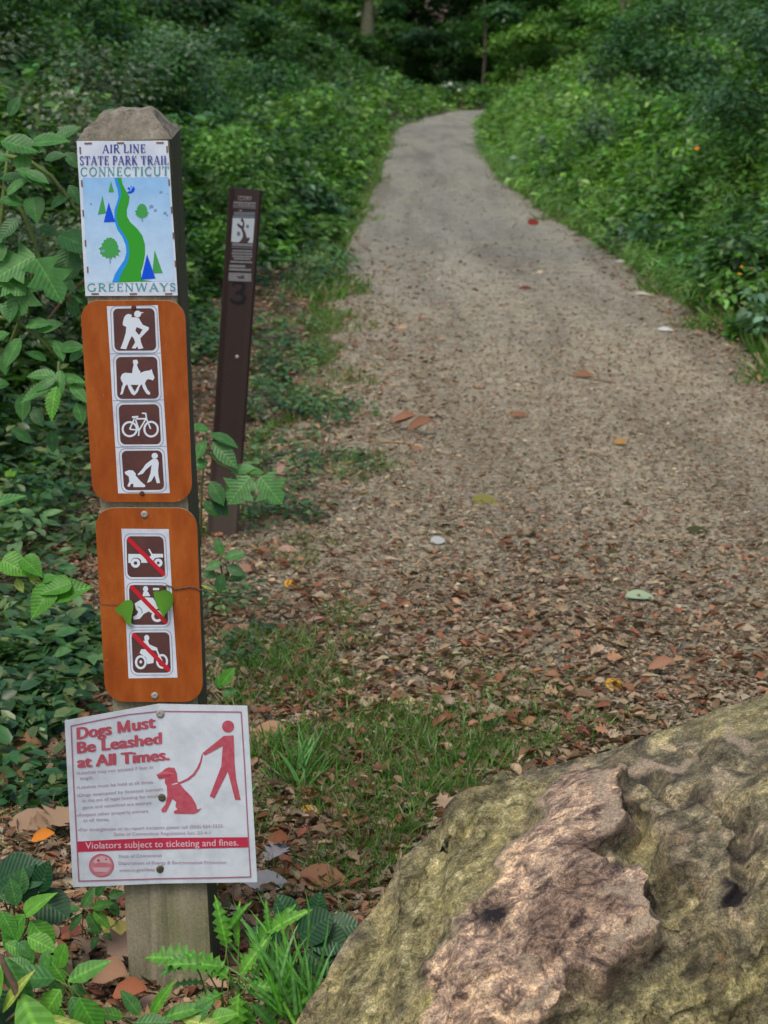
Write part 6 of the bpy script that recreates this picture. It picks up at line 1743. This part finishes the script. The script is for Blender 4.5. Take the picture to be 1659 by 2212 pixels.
fallen(20, 1805, .12, -10, 'T_OVAL', TAN, 'tan fallen leaf at the very left edge near the leash sign', 1.0, (.1, -.6), .03)
fallen(112, 1830, .075, 60, 'T_MAPLE', (.36, .24, .15), 'curled light brown leaf touching the left side of the leash sign', 1.2, (-.2, -.8), .05)
fallen(10, 1640, .09, 10, 'T_OAK', BRN, 'russet oak-like leaf at the left edge above the leash sign', 1.2, (0, -.6), .03)
fallen(0, 1700, .10, -30, 'T_OVAL', BRN, 'brown oval leaf below the russet one at the left edge', 1.1, (0, -.5), .03)
fallen(232, 2060, .075, 60, 'T_LOBED', (.48, .42, .12), 'yellowish spotted leaf leaning on the left side of the post foot', .8, (.3, -.9), .03)
fallen(205, 2165, .085, -25, 'T_CURL', (.36, .21, .13), 'large tan-orange curled leaf at the left of the post foot', 1.2, (.2, -.8), .05)
fallen(236, 2128, .075, 40, 'T_MAPLE', (.33, .23, .17), 'crumpled pinkish brown leaf by the post foot', 1.1, (-.2, -.7), .06)
fallen(190, 2105, .08, 100, 'T_OAK', (.29, .20, .14), 'folded brown leaf left of the crumpled one by the post foot', 1.2, (.2, -.8), .04)
fallen(300, 2195, .06, -40, 'T_OVAL', (.29, .20, .15), 'dull brown leaf lying against the front of the post foot', 1.1, (0, -.6), .03)
fallen(245, 2208, .07, -10, 'T_CURL', (.33, .12, .06), 'rust-red curled leaf at the bottom edge left of the post', 1.1, (0, -.6), .05)
fallen(110, 2060, .10, 20, 'T_OVAL', (.20, .07, .05), 'dark red leaf between the two left-hand weeds', 1.1, (0, -.4), .02)
fallen(170, 2040, .07, 50, 'T_LANCE', TAN, 'narrow tan leaf between the weeds and the post foot', 1.2, (0, -.5), .03)
fallen(530, 1937, .09, 0, 'T_OVAL', (.36, .36, .36), 'grey dried leaf just under the right corner of the leash sign', 1.0, (0, -.5), .03)
fallen(570, 1890, .09, 60, 'T_OAK', (.38, .36, .36), 'greyish curled leaf right of the leash sign, above the grey dried one', 1.0, (0, -.5), .03)
fallen(575, 1850, .06, -20, 'T_CURL', (.30, .12, .06), 'rust-coloured leaf right of the lower part of the leash sign', 1.1, (0, -.6), .03)
fallen(640, 1925, .11, -10, 'T_OVAL', (.34, .17, .09), 'long orange-brown leaf between the leash sign and the boulder', 1.0, (0, -.5), .03)
fallen(550, 1600, .10, -30, 'T_OVAL', (.38, .22, .13), 'tan leaf beside the upper right corner of the leash sign', 1.1, (0, -.6), .03)
fallen(505, 1250, .08, 15, 'T_OVAL', (.33, .18, .12), 'brown leaf right of the timber post at the weed', .9, (0, -.5), .03)
fallen(600, 1205, .07, -5, 'T_OVAL', PNK, 'pink-tinted pale leaf right of the marker post foot', .8, (0, -.6), .03)
fallen(665, 1355, .09, 10, 'T_LANCE', PNK, 'pale pinkish leaf lying on the litter beyond the crossed sticks', 1., (0, -.5), .02)
fallen(490, 1335, .0801, 10, 'T_OVAL', BRN, 'brown leaf near the post left of the crossed sticks', 1., (0, -.5), .02)
fallen(650, 1530, .07, 40, 'T_ROUND', DKR, 'dark red round leaf on the verge above the grass tuft', 1., (0, -.6), .02)
fallen(720, 1545, .06, 20, 'T_OVAL', (.32, .15, .08), 'orange-red leaf next to the dark red round leaf', 1., (0, -.5), .02)
fallen(1120, 630, .10, 5, 'T_OAK', DKR, 'dark brown leaf lying alone in the middle of the trail', 1.0, (0, -.6), .02)
fallen(1385, 595, .10, 30, 'T_ROUND', DKR, 'dark red leaf near the right edge of the trail', 1.0, (0, -.7), .03)
fallen(1140, 487, .12, 10, 'T_ROUND', (.18, .03, .02), 'small red leaf by the right edge of the grey trail stretch', 1.0, (0, -.8), .03)
fallen(1325, 965, .065, 0, 'T_OVAL', (.40, .22, .06), 'ochre leaf on the open tan trail right of centre', 1.0, (0, -.5), .02)
fallen(1100, 905, .10, 10, 'T_LANCE', BRN, 'thin brown leaf in the middle of the tan trail', 1.4, (0, -.5), .02)
fallen(1235, 820, .12, 5, 'T_OAK', BRN, 'brown leaf on the trail next to the thin dark twigs', 1.0, (0, -.5), .02)
fallen(1420, 718, .11, -5, 'T_LANCE', PALE, 'white flat chip on the right side of the trail', 1.8, (0, -.3), .02)
fallen(1370, 640, .13, -5, 'T_LANCE', (.5, .46, .38), 'pale strip leaf near the right edge above the white chip', 1.5, (0, -.3), .02)
fallen(1330, 570, .13, 5, 'T_LANCE', (.46, .44, .38), 'whitish leaf by the right edge of the trail above the dark red leaf', 1.6, (0, -.3), .02)
fallen(930, 1180, .05, 0, 'T_ROUND', (.42, .44, .42), 'pale grey fleck of a leaf on the litter left of the trail centre', 1., (0, -.4), .02)
fallen(1020, 1092, .10, 10, 'T_ROUND', (.20, .20, .05), 'faint yellow-green mossy leaf on the brown litter', 1., (0, -.4), .01)
fallen(1480, 1155, .09, -20, 'T_LANCE', (.05, .06, .02), 'dark green leaf lying on the tan trail at right', 1.4, (0, -.6), .02)
fallen(845, 930, .12, -12, 'T_CURL', (.30, .15, .09), 'large russet leaf at the left trail edge above the pale stick', 1.0, (0, -.5), .03)
fallen(880, 945, .12, 20, 'T_CURL', (.24, .12, .07), 'curled brown leaf overlapping the large russet one', 1.0, (0, -.5), .03)
fallen(590, 1035, .12, 10, 'T_OVAL', (.36, .22, .17), 'pinkish brown leaf right of the marker post below the long stick', 1.0, (0, -.5), .03)
fallen(1400, 1470, .07, 10, 'T_CURL', (.34, .18, .11), 'bright russet leaf cluster right of the yellow leaf', 1.0, (0, -.5), .03)
def stick(pts, r, label, mat='twig', zl=.012):
    P = [gnd(*p) for p in pts]
    for p in P: p.z = float(ground_z(p.x, p.y, zl))
    n = len(P)
    o = tube('stick', P, [r * (.6 if i in (0, n - 1) else 1) for i in range(n)], M[mat], None, 6)
    tag(o, label, 'stick', 'sticks on the ground')
M['pale_stick'] = flat_mat('peeled_pale_stick', (.42, .31, .19), .8, .2, (.26, .18, .11), 60)
M['grey_stick'] = flat_mat('weathered_grey_stick', (.20, .16, .13), .85, .2, (.10, .08, .06), 60)
stick([(590, 1345), (620, 1333), (655, 1315), (682, 1300)], .006, 'grey diagonal stick on the litter right of the lower orange board', 'grey_stick')
stick([(672, 1318), (720, 1320), (775, 1318)], .004, 'thin straight stick touching the diagonal one', 'grey_stick')
stick([(570, 968), (620, 968), (665, 960), (700, 955)], .009, 'long tan stick right of the marker post', 'pale_stick')
stick([(822, 960), (860, 961), (898, 966)], .008, 'short pale peeled stick at the left trail edge', 'pale_stick')
stick([(640, 1190), (700, 1198), (760, 1215)], .004, 'thin brown stick on the litter left of the trail', 'twig')
stick([(1255, 1422), (1330, 1424), (1390, 1421)], .005, 'straight dark stick lying on the trail above the boulder', 'twig')
stick([(1440, 1468), (1480, 1485), (1525, 1498)], .005, 'dark bent stick right of the russet leaf cluster', 'twig')
stick([(1090, 1210), (1130, 1212), (1160, 1210)], .004, 'short dark twig in the middle of the litter', 'twig')
stick([(1260, 822), (1300, 828), (1330, 832)], .004, 'thin dark twig on the tan trail right of centre', 'twig')
stick([(560, 1000), (610, 990), (660, 985)], .005, 'brown stick just below the long tan stick', 'twig')
stick([(1060, 1170), (1110, 1163), (1165, 1160)], .003, 'fine twig pointing across the litter left of the dark green leaf', 'twig')
